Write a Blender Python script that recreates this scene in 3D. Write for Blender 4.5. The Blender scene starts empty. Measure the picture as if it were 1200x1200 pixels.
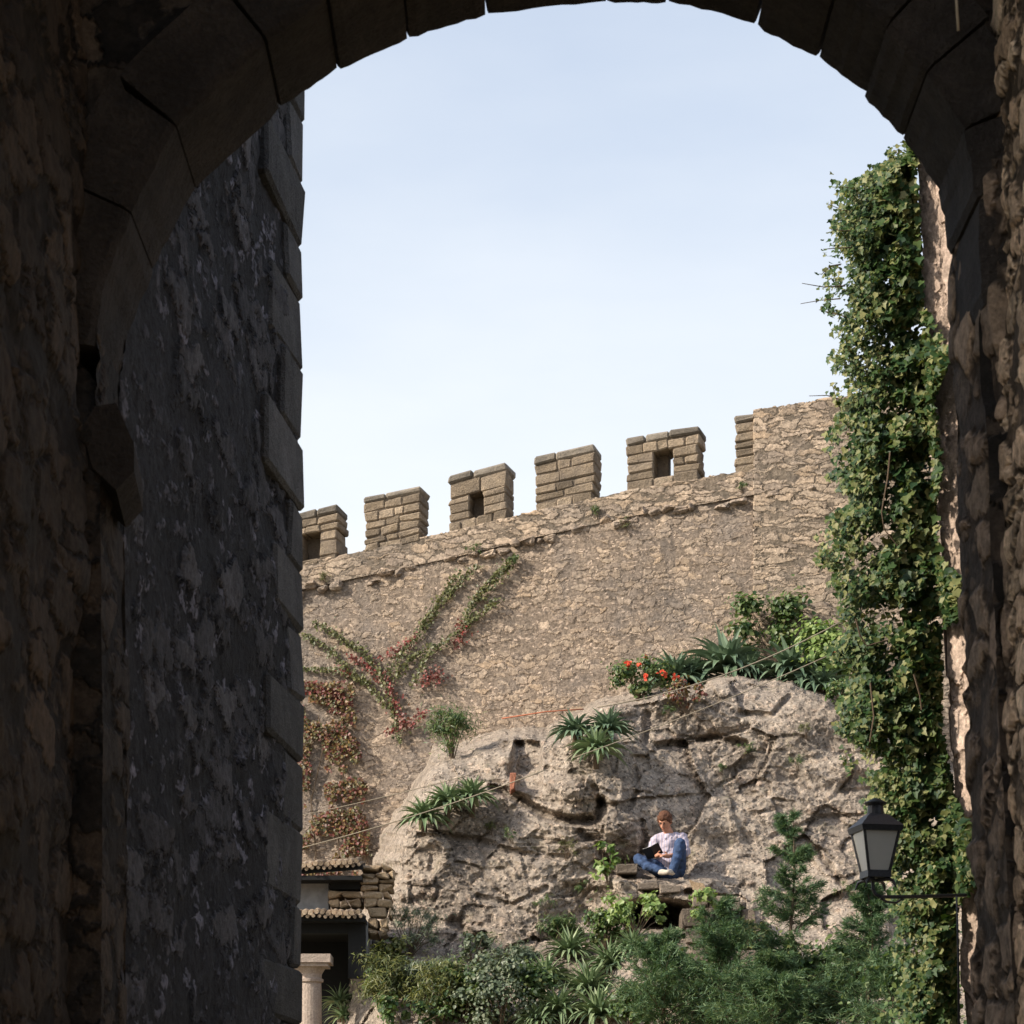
import bpy, bmesh, math, random
import numpy as np
from mathutils import Vector, Matrix
random.seed(7); rng=np.random.default_rng(11)
S=bpy.context.scene; COL=S.collection
F,HZ,CH=3000.0,1400.0,1.6           # focal length in photo pixels, horizon row, eye height
def P(px,py,Y): return Vector(((px-600)/F*Y, Y, CH+(HZ-py)/F*Y))
def R(d): return math.radians(d)

# ------------------------------------------------------------------ noise
def h2(i,j,s=0.): 
    v=np.sin(i*127.1+j*311.7+s*74.7)*43758.5453
    return v-np.floor(v)
def vn(x,y,s=0.):
    x=np.asarray(x,float);y=np.asarray(y,float)
    i=np.floor(x);j=np.floor(y);f=x-i;g=y-j
    f=f*f*(3-2*f);g=g*g*(3-2*g)
    return (h2(i,j,s)*(1-f)+h2(i+1,j,s)*f)*(1-g)+(h2(i,j+1,s)*(1-f)+h2(i+1,j+1,s)*f)*g
def fbm(x,y,o=4,s=0.):
    a=0;w=.5;t=0
    for k in range(o):
        a=a+w*vn(x*2**k,y*2**k,s+k*3.3);t+=w;w*=.5
    return a/t
def voro(x,y,s=0.):
    i=np.floor(x);j=np.floor(y)
    d1=np.full(x.shape,9.);d2=np.full(x.shape,9.);idv=np.zeros(x.shape);tx=np.zeros(x.shape);ty=np.zeros(x.shape)
    for a in (-1,0,1):
        for b in (-1,0,1):
            cx=i+a+.1+.8*h2(i+a,j+b,s+1);cy=j+b+.1+.8*h2(i+a,j+b,s+2)
            d=np.hypot(x-cx,y-cy)
            n=d<d1
            d2=np.where(n,d1,np.minimum(d2,d))
            d1=np.where(n,d,d1); idv=np.where(n,h2(i+a,j+b,s+5),idv)
            tx=np.where(n,x-cx,tx);ty=np.where(n,y-cy,ty)
    return d1,d2,idv,tx,ty
def segd(px,py,pts):
    d=np.full(np.shape(px),1e9)
    for (x0,y0),(x1,y1) in zip(pts[:-1],pts[1:]):
        vx,vy=x1-x0,y1-y0;L=vx*vx+vy*vy
        t=np.clip(((px-x0)*vx+(py-y0)*vy)/L,0,1)
        d=np.minimum(d,np.hypot(px-x0-t*vx,py-y0-t*vy))
    return d
def sst(a,b,x):
    t=np.clip((x-a)/(b-a),0,1);return t*t*(3-2*t)

# ------------------------------------------------------------------ objects
def thing(name,label,cat,loc=(0,0,0),group=None):
    o=bpy.data.objects.new(name,None);COL.objects.link(o);o.location=loc;o.empty_display_size=.2
    o['label']=label;o['category']=cat
    if group:o['group']=group
    return o
def tag(o,label,cat,group=None):
    o['label']=label;o['category']=cat
    if group:o['group']=group
    return o
def mk(name,V,Fc,mat,parent=None,smooth=False):
    me=bpy.data.meshes.new(name)
    V=np.asarray(V,float)
    if parent is not None:
        q=parent;off=Vector((0,0,0))
        while q is not None: off+=q.location;q=q.parent
        V=V-np.array(off)
    if isinstance(Fc,np.ndarray):
        n,k=Fc.shape
        me.vertices.add(len(V));me.vertices.foreach_set('co',V.ravel())
        me.loops.add(n*k);me.loops.foreach_set('vertex_index',Fc.ravel().astype(np.int32))
        me.polygons.add(n);me.polygons.foreach_set('loop_start',np.arange(0,n*k,k,dtype=np.int32))
        me.update(calc_edges=True)
    else:
        me.from_pydata([tuple(v) for v in V],[],[tuple(f) for f in Fc]);me.update()
    if smooth: me.polygons.foreach_set('use_smooth',[True]*len(me.polygons))
    me.materials.append(mat)
    o=bpy.data.objects.new(name,me);COL.objects.link(o)
    if parent is not None:o.parent=parent
    return o
def grid_faces(nu,nv,flip=False):
    i,j=np.meshgrid(np.arange(nu-1),np.arange(nv-1),indexing='ij')
    a=i*nv+j;b=(i+1)*nv+j;c=(i+1)*nv+j+1;d=i*nv+j+1
    f=np.stack([a,b,c,d],-1).reshape(-1,4)
    return f[:,::-1].copy() if flip else f
class MB:
    def __init__(s): s.v=[];s.f=[]
    def add(s,V,Fc):
        n=len(s.v);s.v+= [tuple(v) for v in V];s.f+=[tuple(i+n for i in f) for f in Fc]
    def hexa(s,c):   # 8 corners: bottom 4 ccw, top 4
        s.add(c,[(0,3,2,1),(4,5,6,7),(0,1,5,4),(1,2,6,5),(2,3,7,6),(3,0,4,7)])
    def box(s,x0,x1,y0,y1,z0,z1,M=None):
        c=[(x0,y0,z0),(x1,y0,z0),(x1,y1,z0),(x0,y1,z0),(x0,y0,z1),(x1,y0,z1),(x1,y1,z1),(x0,y1,z1)]
        if M is not None:c=[M@Vector(p) for p in c]
        s.hexa(c)
    def stone(s,o,ex,ey,ez,j=.01,ch=.02):
        # worn block: box with jittered chamfered outline; o corner, e* edge vectors
        o,ex,ey,ez=map(Vector,(o,ex,ey,ez));lx,ly,lz=ex.length,ey.length,ez.length
        bm=bmesh.new();bmesh.ops.create_cube(bm,size=1)
        bmesh.ops.bevel(bm,geom=list(bm.edges),offset=.0001,segments=1,affect='EDGES')
        for v in bm.verts: pass
        bm.free()
        pts=[];idx={}
        cx,cy,cz=min(ch/lx,.3),min(ch/ly,.3),min(ch/lz,.3)
        jit={}
        def q(k,a,b,c):
            key=(a>.5,b>.5,c>.5)
            if key not in jit: jit[key]=Vector((random.uniform(-j,j),random.uniform(-j,j),random.uniform(-j,j)))
            pts.append(o+ex*a+ey*b+ez*c+jit[key])
            return len(pts)-1
        c={}
        for X in (0,1):
            for Y in (0,1):
                for Z in (0,1):
                    a=X;b=Y;d=Z
                    ix=cx if X==0 else 1-cx;iy=cy if Y==0 else 1-cy;iz=cz if Z==0 else 1-cz
                    c[X,Y,Z]=(q(0,a,iy,iz),q(0,ix,b,iz),q(0,ix,iy,d))
        fs=[]
        for X in (0,1):
            f=[c[X,0,0][0],c[X,1,0][0],c[X,1,1][0],c[X,0,1][0]];fs.append(f if X else f[::-1])
            f=[c[0,X,0][1],c[1,X,0][1],c[1,X,1][1],c[0,X,1][1]];fs.append(f[::-1] if X else f)
            f=[c[0,0,X][2],c[1,0,X][2],c[1,1,X][2],c[0,1,X][2]];fs.append(f if X else f[::-1])
        for A in (0,1):
            for B in (0,1):
                fs.append([c[0,A,B][1],c[1,A,B][1],c[1,A,B][2],c[0,A,B][2]])
                fs.append([c[A,0,B][0],c[A,1,B][0],c[A,1,B][2],c[A,0,B][2]])
                fs.append([c[A,B,0][0],c[A,B,1][0],c[A,B,1][1],c[A,B,0][1]])
                for C in (0,1): fs.append(list(c[A,B,C]))
        s.add(pts,fs)
    def tube(s,pts,r,n=6):
        pts=[Vector(p) for p in pts];rs=r if isinstance(r,(list,tuple)) else [r]*len(pts)
        V=[];Fc=[];ref=Vector((.13,.27,.95)).normalized()
        for i,p in enumerate(pts):
            t=(pts[min(i+1,len(pts)-1)]-pts[max(i-1,0)]).normalized()
            if abs(t.dot(ref))>.95: ref=Vector((1,0,.1)).normalized()
            a=t.cross(ref).normalized();b=t.cross(a)
            for k in range(n):
                w=2*math.pi*k/n;V.append(p+(a*math.cos(w)+b*math.sin(w))*rs[i])
        for i in range(len(pts)-1):
            for k in range(n):
                Fc.append((i*n+k,i*n+(k+1)%n,(i+1)*n+(k+1)%n,(i+1)*n+k))
        Fc.append(tuple(range(n))[::-1]);Fc.append(tuple((len(pts)-1)*n+k for k in range(n)))
        s.add(V,Fc)
    def lathe(s,prof,c,n=20,M=None):
        V=[];Fc=[];c=Vector(c)
        for r,z in prof:
            for k in range(n):
                w=2*math.pi*k/n+math.pi/n;V.append(c+Vector((r*math.cos(w),r*math.sin(w),z)))
        for i in range(len(prof)-1):
            for k in range(n): Fc.append((i*n+k,i*n+(k+1)%n,(i+1)*n+(k+1)%n,(i+1)*n+k))
        Fc.append(tuple(range(n))[::-1]);Fc.append(tuple((len(prof)-1)*n+k for k in range(n)))
        s.add(V,Fc)
    def build(s,name,mat,parent=None,smooth=False):
        o=mk(name,s.v,s.f,mat,parent,smooth)
        bm=bmesh.new();bm.from_mesh(o.data);bmesh.ops.recalc_face_normals(bm,faces=bm.faces);bm.to_mesh(o.data);bm.free()
        return o

# ------------------------------------------------------------------ materials
class NT:
    def __init__(s,name):
        s.m=bpy.data.materials.new(name);s.m.use_nodes=True;s.t=s.m.node_tree;s.n=s.t.nodes
        s.b=s.n['Principled BSDF'];s.out=s.n['Material Output'];s.b.inputs['Roughness'].default_value=.9
        s.b.inputs['Specular IOR Level'].default_value=.25
        s.co=s.n.new('ShaderNodeNewGeometry').outputs['Position']
    def put(s,inp,v):
        if isinstance(v,bpy.types.NodeSocket): s.t.links.new(v,inp)
        else:
            if isinstance(v,(tuple,list)) and len(v)==3 and inp.type=='RGBA': v=(*v,1)
            inp.default_value=v
    def noise(s,co,sc,det=4,rough=.55,dist=0):
        n=s.n.new('ShaderNodeTexNoise');s.put(n.inputs['Vector'],co)
        n.inputs['Scale'].default_value=sc;n.inputs['Detail'].default_value=det;n.inputs['Roughness'].default_value=rough;n.inputs['Distortion'].default_value=dist
        return n.outputs[0],n.outputs[1]
    def voro(s,co,sc,feat='F1',rand=1.):
        n=s.n.new('ShaderNodeTexVoronoi');n.feature=feat;s.put(n.inputs['Vector'],co);n.inputs['Scale'].default_value=sc;n.inputs['Randomness'].default_value=rand
        return n.outputs
    def math(s,op,a,b=0.,c=0.,clamp=False):
        n=s.n.new('ShaderNodeMath');n.operation=op;n.use_clamp=clamp
        for i,v in enumerate((a,b,c)): s.put(n.inputs[i],v)
        return n.outputs[0]
    def vmath(s,op,a,b=(0,0,0),sc=None):
        n=s.n.new('ShaderNodeVectorMath');n.operation=op;s.put(n.inputs[0],a)
        if sc is not None: s.put(n.inputs['Scale'],sc)
        else: s.put(n.inputs[1],b)
        return n.outputs[0]
    def mix(s,f,a,b,mode='MIX'):
        n=s.n.new('ShaderNodeMix');n.data_type='RGBA';n.blend_type=mode
        s.put(n.inputs[0],f);s.put(n.inputs[6],a);s.put(n.inputs[7],b);return n.outputs[2]
    def ramp(s,f,stops,interp='LINEAR'):
        n=s.n.new('ShaderNodeValToRGB');n.color_ramp.interpolation=interp;s.put(n.inputs[0],f)
        e=n.color_ramp.elements
        while len(e)<len(stops): e.new(.5)
        for k,(p,c) in enumerate(stops):
            e[k].position=p;e[k].color=(*c,1) if len(c)==3 else c
        return n.outputs[0]
    def mr(s,v,a,b,c=0.,d=1.):
        n=s.n.new('ShaderNodeMapRange');n.interpolation_type='SMOOTHSTEP';s.put(n.inputs[0],v)
        for i,x in enumerate((a,b,c,d)): s.put(n.inputs[i+1],x)
        return n.outputs[0]
    def bump(s,h,dist,strength=1.):
        n=s.n.new('ShaderNodeBump');s.put(n.inputs['Height'],h);n.inputs['Distance'].default_value=dist;n.inputs['Strength'].default_value=strength
        s.t.links.new(n.outputs[0],s.b.inputs['Normal'])
    def disp(s,h,scale,mid=.5):
        n=s.n.new('ShaderNodeDisplacement');s.put(n.inputs['Height'],h);n.inputs['Scale'].default_value=scale;n.inputs['Midlevel'].default_value=mid
        s.t.links.new(n.outputs[0],s.out.inputs['Displacement']);s.m.displacement_method='BOTH'
    def col(s,c): s.put(s.b.inputs['Base Color'],c)

def rubble(name,cols,mortar,sc=(5,5,7),warp=.06,edge=.12,depth=.05,rough=.35,stain=(.1,.09,.07),stain_amt=.5,mid=1.3,pale=None,pale_amt=.6,method='BOTH',flushlo=.42,jd=.6):
    m=NT(name)
    w=m.noise(m.co,3.1,4,.7)[1];w=m.vmath('SCALE',m.vmath('SUBTRACT',w,(.5,.5,.5)),sc=warp*8)
    c0=m.vmath('ADD',m.co,w);c=m.vmath('MULTIPLY',c0,sc)
    v=m.voro(c,1.);cell=m.n.new('ShaderNodeSeparateColor');m.put(cell.inputs[0],v['Color'])
    e=m.voro(c,1.,'DISTANCE_TO_EDGE')['Distance']
    c2=m.vmath('MULTIPLY',c0,tuple(x*2.3 for x in sc))
    v2=m.voro(c2,1.);cell2=m.n.new('ShaderNodeSeparateColor');m.put(cell2.inputs[0],v2['Color'])
    k=len(cols);sc_=m.ramp(cell.outputs[0],[((i+.0)/max(1,k-1),cc) for i,cc in enumerate(cols)])
    n2=m.noise(m.co,19,7,.75)[0];n3=m.noise(m.co,5,5,.7)[0]
    em=m.mr(e,edge*.2,edge)
    big=m.mr(cell.outputs[1],flushlo-.1,flushlo+.1)          # which cells are whole stones; the rest is small fill in mortar
    fill=m.math('MULTIPLY',m.mr(cell2.outputs[0],.35,.6),m.mr(v2['Distance'],.5,.3))
    stone=m.math('MULTIPLY',em,big);sm=m.math('MULTIPLY',fill,m.math('SUBTRACT',1.,stone))
    colr=m.mix(stone,m.mix(m.mr(n3,.35,.65),tuple(x*jd for x in mortar),mortar),sc_)
    pl=pale or tuple(min(.9,x*1.45) for x in cols[-1])
    colr=m.mix(m.math('MULTIPLY',sm,pale_amt),colr,m.mix(cell2.outputs[1],cols[0],pl))
    colr=m.mix(m.math('MULTIPLY',m.mr(m.noise(m.co,.9,7,.68)[0],.42,.68),stain_amt),colr,stain)
    colr=m.mix(m.math('MULTIPLY',m.mr(n3,.56,.7),.5),colr,tuple(x*.55 for x in stain))
    st=m.noise(m.vmath('MULTIPLY',m.co,(1.6,1.6,.28)),1.,6,.65)[0]
    colr=m.mix(m.math('MULTIPLY',m.mr(st,.54,.7),stain_amt*.75),colr,tuple(x*.75 for x in stain))
    g=m.mr(n2,.27,.75,.5,1.8);colr=m.mix(1.,colr,g,'MULTIPLY')
    m.col(colr)
    h=m.math('MULTIPLY_ADD',stone,.6,m.math('MULTIPLY',m.math('MULTIPLY',cell.outputs[2],.6),stone))
    h=m.math('MULTIPLY_ADD',sm,.45,h)
    h=m.math('MULTIPLY_ADD',n2,rough,h);h=m.math('MULTIPLY_ADD',n3,rough*1.6,h)
    m.disp(h,depth,mid);m.m.displacement_method=method
    return m.m
WALLC=[(.30,.225,.16),(.36,.28,.205),(.25,.195,.15),(.44,.34,.25),(.34,.25,.17)]
M={}
M['wall']=rubble('rubble_wall_stone',WALLC,(.245,.19,.143),sc=(4.6,4.6,10.5),depth=.019,edge=.12,rough=.9,stain=(.155,.135,.12),stain_amt=.6,warp=.035,method='BOTH',flushlo=.5,pale=(.57,.44,.34),pale_amt=.85,jd=.7)
M['courses']=rubble('coursed_stone',WALLC,(.17,.135,.1),sc=(2.7,2.7,11.5),depth=.02,edge=.1,rough=.7,stain=(.17,.145,.12),stain_amt=.5,warp=.035,method='BOTH',flushlo=.2,pale=(.52,.4,.3),jd=.6)
M['dark']=rubble('shade_darkened_passage_stone',[(0.0310,0.0229,0.0174),(0.0465,0.0341,0.0248),(0.0620,0.0453,0.0322),(0.0248,0.0192,0.0161),(0.0806,0.0583,0.0409)],(0.0124,0.0099,0.0081),sc=(3.8,2.1,4.8),depth=.024,edge=.1,rough=.7,stain=(.02,.018,.016),stain_amt=.8,warp=.04,flushlo=.35,pale=(0.1105,0.0813,0.0585))  # passage shade is put into these blackened stone colours
M['tower']=rubble('gate_tower_rubble',[(0.0480,0.0464,0.0496),(0.0680,0.0656,0.0704),(0.0960,0.0904,0.0944),(0.0400,0.0384,0.0416)],(0.0192,0.0192,0.0216),sc=(3.6,2.,5.4),depth=.02,edge=.08,rough=1.1,stain=(.026,.026,.03),stain_amt=.7,warp=.06,flushlo=.6,pale=(.32,.31,.37))  # shade of the flank darkened into the stone colours, slightly blue
M['near']=rubble('small_rubble',[(.42,.3,.2),(.55,.4,.27),(.64,.49,.34),(.32,.23,.155)],(.08,.06,.042),sc=(6,3.8,6.5),depth=.032,edge=.15,rough=.6,stain=(.06,.048,.036),stain_amt=.75,warp=.03,flushlo=.3,pale=(.5,.38,.25))
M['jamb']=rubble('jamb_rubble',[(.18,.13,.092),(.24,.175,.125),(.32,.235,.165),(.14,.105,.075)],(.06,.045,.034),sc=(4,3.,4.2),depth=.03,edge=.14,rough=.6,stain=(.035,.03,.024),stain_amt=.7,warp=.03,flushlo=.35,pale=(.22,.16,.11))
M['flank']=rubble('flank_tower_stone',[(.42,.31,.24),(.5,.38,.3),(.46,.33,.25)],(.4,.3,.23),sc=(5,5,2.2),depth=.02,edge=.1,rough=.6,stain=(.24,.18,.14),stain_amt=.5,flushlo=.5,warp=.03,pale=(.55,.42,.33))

def dressed(name,c0,c1,dist=.012,dark=(.08,.075,.07),amt=.5,isl=.35):
    m=NT(name)
    g=m.n.new('ShaderNodeNewGeometry').outputs['Random Per Island']
    n=m.noise(m.co,4,6,.65)[0];n2=m.noise(m.co,40,5,.7)[0]
    c=m.mix(m.mr(n,.3,.7),c0,c1)
    c=m.mix(m.math('MULTIPLY',m.mr(m.noise(m.co,2.6,8,.75)[0],.32,.75),amt),c,dark)
    c=m.mix(1.,c,m.math('MULTIPLY_ADD',g,isl*2,1-isl),'MULTIPLY')
    c=m.mix(1.,c,m.mr(n2,.2,.8,.7,1.25),'MULTIPLY')
    m.col(c);m.bump(m.math('MULTIPLY_ADD',n,1.5,n2),dist);return m.m
M['ashlar']=dressed('merlon_ashlar',(.40,.305,.205),(.52,.405,.285),.07,(.15,.125,.105),.75)
M['ashtop']=dressed('weathered_coping',(.22,.19,.155),(.32,.27,.21),.03,(.14,.125,.11),.5)
M['vouss']=dressed('arch_voussoir_stone',(.042,.035,.031),(.075,.062,.053),.06,(.025,.022,.02),.8,.35)  # arch stone colours darkened to carry the soffit's shade
M['quoin']=dressed('quoin_stone',(.11,.108,.108),(.175,.17,.168),.05,(.06,.06,.06),.75,.3)
M['core']=dressed('mortar_core',(.22,.17,.125),(.27,.21,.15),.02)
M['ochre']=dressed('ochre_blocks',(.5,.34,.2),(.6,.45,.29),.05,(.3,.24,.17),.4)
M['column']=dressed('column_limestone',(.42,.33,.27),(.52,.42,.34),.012,(.26,.2,.16),.35,.05)
M['tile']=dressed('old_roof_tiles',(.42,.3,.2),(.5,.38,.26),.02,(.22,.18,.13),.6)
M['brick']=dressed('red_brick',(.3,.12,.07),(.36,.15,.09),.02,(.3,.14,.1),.3)
M['slab']=dressed('ledge_stone',(.26,.205,.155),(.42,.335,.26),.07,(.16,.13,.1),.6)
def rockmat():
    m=NT('conglomerate_rock')
    w=m.noise(m.co,4,5,.7)[1];w=m.vmath('SCALE',m.vmath('SUBTRACT',w,(.5,.5,.5)),sc=.28);c=m.vmath('ADD',m.co,w)
    n1=m.noise(c,.8,8,.7)[0];n2=m.noise(c,4,8,.75)[0];n3=m.noise(m.co,22,6,.8)[0]
    base=m.ramp(n1,[(.32,(.2,.168,.14)),(.43,(.27,.233,.197)),(.52,(.37,.32,.268)),(.62,(.31,.268,.228)),(.75,(.23,.2,.172))])
    base=m.mix(m.math('MULTIPLY',m.mr(n2,.46,.64),.85),base,(.15,.122,.098))
    base=m.mix(m.math('MULTIPLY',m.mr(n2,.46,.36),.6),base,(.4,.32,.25))
    v=m.voro(c,8.);sp=m.n.new('ShaderNodeSeparateColor');m.put(sp.inputs[0],v['Color'])
    patch=m.mr(m.noise(m.co,1.3,4,.6)[0],.4,.58)
    peb=m.math('MULTIPLY',m.math('MULTIPLY',m.mr(sp.outputs[0],.55,.7),m.mr(v['Distance'],.46,.3)),m.math('MULTIPLY_ADD',patch,.55,.45))
    veg=m.mr(m.noise(m.vmath('MULTIPLY',m.co,(1,1,.45)),1.6,6,.7)[0],.55,.68);base=m.mix(m.math('MULTIPLY',veg,.3),base,(.105,.092,.075))
    base=m.mix(m.math('MULTIPLY',peb,.9),base,m.mix(sp.outputs[1],(.56,.48,.4),(.42,.32,.25)))
    v2=m.voro(c,20);sp2=m.n.new('ShaderNodeSeparateColor');m.put(sp2.inputs[0],v2['Color'])
    peb2=m.math('MULTIPLY',m.mr(sp2.outputs[0],.42,.6),m.mr(v2['Distance'],.5,.32))
    base=m.mix(m.math('MULTIPLY',peb2,.85),base,m.mix(m.mr(sp2.outputs[1],.35,.5),(.58,.48,.39),(.09,.078,.068)))
    lich=m.mr(m.noise(m.co,2.3,6,.7)[0],.58,.7);base=m.mix(m.math('MULTIPLY',lich,.6),base,(.17,.165,.1))
    base=m.mix(1.,base,m.mr(n3,.22,.78,.5,1.45),'MULTIPLY')
    base=m.mix(1.,base,(1.09,1.05,1.0),'MULTIPLY')
    m.col(base)
    h=m.math('MULTIPLY_ADD',peb,.55,m.math('MULTIPLY',n2,.35));h=m.math('MULTIPLY_ADD',peb2,.4,h);h=m.math('MULTIPLY_ADD',n3,.7,h)
    m.disp(h,.042,1.1);m.m.displacement_method='BOTH';return m.m
M['rock']=rockmat()
def simple(name,c,rough=.7,metal=0,bump=0,bs=20,var=.15,spec=.3):
    m=NT(name);n=m.noise(m.co,bs,5,.6)[0]
    m.col(m.mix(m.mr(n,.3,.7),tuple(x*(1-var) for x in c),tuple(min(1,x*(1+var)) for x in c)))
    m.b.inputs['Roughness'].default_value=rough;m.b.inputs['Metallic'].default_value=metal;m.b.inputs['Specular IOR Level'].default_value=spec
    if bump:m.bump(n,bump)
    return m.m
def leafmat(name,stops,rough=.45,trans=.25,spec=.4):
    m=NT(name);g=m.n.new('ShaderNodeNewGeometry').outputs['Random Per Island']
    n=m.noise(m.co,1.7,3)[0]
    f=m.math('MULTIPLY_ADD',m.math('SUBTRACT',n,.5),.7,g,clamp=True)
    k=len(stops);c=m.ramp(f,[(i/(k-1),x) for i,x in enumerate(stops)])
    m.col(c);m.b.inputs['Roughness'].default_value=rough;m.b.inputs['Specular IOR Level'].default_value=spec
    t=m.n.new('ShaderNodeBsdfTranslucent');m.put(t.inputs[0],m.mix(1.,c,(1.2,1.3,.6),'MULTIPLY'))
    x=m.n.new('ShaderNodeMixShader');x.inputs[0].default_value=trans
    m.t.links.new(m.b.outputs[0],x.inputs[1]);m.t.links.new(t.outputs[0],x.inputs[2]);m.t.links.new(x.outputs[0],m.out.inputs['Surface'])
    return m.m
M['ivy']=leafmat('ivy_leaves',[(.02,.05,.018),(.035,.075,.02),(.06,.10,.025),(.13,.15,.045),(.29,.28,.12)],.5,.2,.25)
M['aloe']=leafmat('aloe_leaves',[(.09,.145,.085),(.15,.215,.125),(.22,.285,.18)],.5,.08)
M['aloey']=leafmat('pale_aloe_leaves',[(.12,.18,.085),(.2,.27,.13),(.33,.37,.2)],.5,.08)
M['shrub']=leafmat('shrub_leaves',[(.03,.065,.02),(.06,.11,.03),(.1,.15,.04),(.16,.17,.06)])
M['yshrub']=leafmat('yellowing_shrub_leaves',[(.05,.075,.025),(.1,.12,.035),(.2,.19,.05),(.09,.11,.04)])
M['gshrub']=leafmat('grey_green_leaves',[(.07,.1,.06),(.12,.155,.09),(.19,.21,.13)])
M['fig']=leafmat('fig_leaves',[(.1,.17,.04),(.18,.26,.07),(.28,.34,.11)])
M['feather']=leafmat('feathery_foliage',[(.04,.085,.04),(.065,.125,.055),(.10,.165,.07),(.16,.21,.085)],.6,.2)
M['creepg']=leafmat('creeper_green',[(.07,.08,.03),(.12,.13,.045),(.19,.18,.07)])
M['creepr']=leafmat('creeper_red',[(.12,.05,.035),(.17,.045,.035),(.27,.045,.035),(.19,.13,.085)])
M['petal']=leafmat('red_petals',[(.7,.07,.03),(.8,.12,.05)])
M['autumn']=leafmat('autumn_leaves',[(.1,.1,.04),(.17,.14,.05),(.24,.15,.055),(.2,.06,.045),(.15,.05,.04),(.1,.11,.05)])
M['stem']=simple('woody_stem',(.12,.085,.055),.9)
M['twig']=simple('pale_twig',(.3,.24,.18),.9)
M['iron']=simple('black_iron',(.025,.026,.03),.45,.3,.002,60,.3,.5)
M['rope']=simple('pale_cable',(.3,.25,.18),.9)
M['redrope']=simple('red_pipe',(.42,.14,.07),.7)
M['black']=simple('timber_and_shade_black',(.012,.012,.012),.8)  # timber, and also the painted shade under the eaves and inside the porch
M['plaster']=simple('grey_plaster',(.32,.31,.3),.9,0,.005,8)
def glassm():
    m=NT('milky_glass');n=m.noise(m.co,9,4)[0]
    m.col(m.mix(n,(.62,.6,.54),(.72,.69,.62)));m.b.inputs['Roughness'].default_value=.25;m.b.inputs['Transmission Weight'].default_value=.35;m.b.inputs['Specular IOR Level'].default_value=.5
    return m.m
M['glass']=glassm()
M['skin']=simple('skin',(.5,.24,.15),.6)
M['hair']=simple('brown_hair',(.12,.05,.025),.7,0,.01,90,.5)
M['denim']=simple('blue_denim',(.035,.062,.13),.85,0,.006,14,.3)
def shirtm():
    m=NT('striped_shirt')
    sx=m.n.new('ShaderNodeSeparateXYZ');m.put(sx.inputs[0],m.co)
    st=m.math('SINE',m.math('MULTIPLY',sx.outputs[0],170.));n=m.noise(m.co,12,4)[0]
    m.col(m.mix(m.mr(st,-.2,.6),(.5,.42,.46),(.36,.34,.44)));m.bump(n,.02);m.b.inputs['Roughness'].default_value=.85;return m.m
M['shirt']=shirtm()
M['shoe']=simple('pale_shoe',(.5,.44,.36),.8)
M['cover']=simple('black_cover',(.015,.015,.018),.4)
M['paper']=simple('paper',(.7,.68,.62),.8)
def groundm():
    m=NT('dry_earth');n=m.noise(m.co,1.5,7,.65)[0];n2=m.noise(m.co,18,5,.7)[0]
    m.col(m.mix(m.mr(n,.35,.65),(.2,.16,.11),m.mix(n2,(.1,.12,.05),(.28,.22,.16))));m.bump(n2,.04);return m.m
M['ground']=groundm()

# ------------------------------------------------------------------ terrain
nx,ny=90,120
xs=np.concatenate([np.linspace(-1500,-30,20),np.linspace(-28,28,50),np.linspace(30,1500,20)]);ys=np.concatenate([np.linspace(-600,-8,15),np.linspace(-7,46,85),np.linspace(48,2500,20)])
X,Y=np.meshgrid(xs,ys,indexing='ij')
Z=3.45*sst(17,32.5,Y)+.12*(fbm(X*.5,Y*.5,3)-.5)*sst(18,22,Y)*(np.abs(X)<40)
mk('ground',np.stack([X,Y,Z],-1).reshape(-1,3),grid_faces(nx,ny),M['ground'],smooth=True)['kind']='structure'
def gz(x,y): return float(3.3*sst(19,35,np.array(float(y))))

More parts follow.
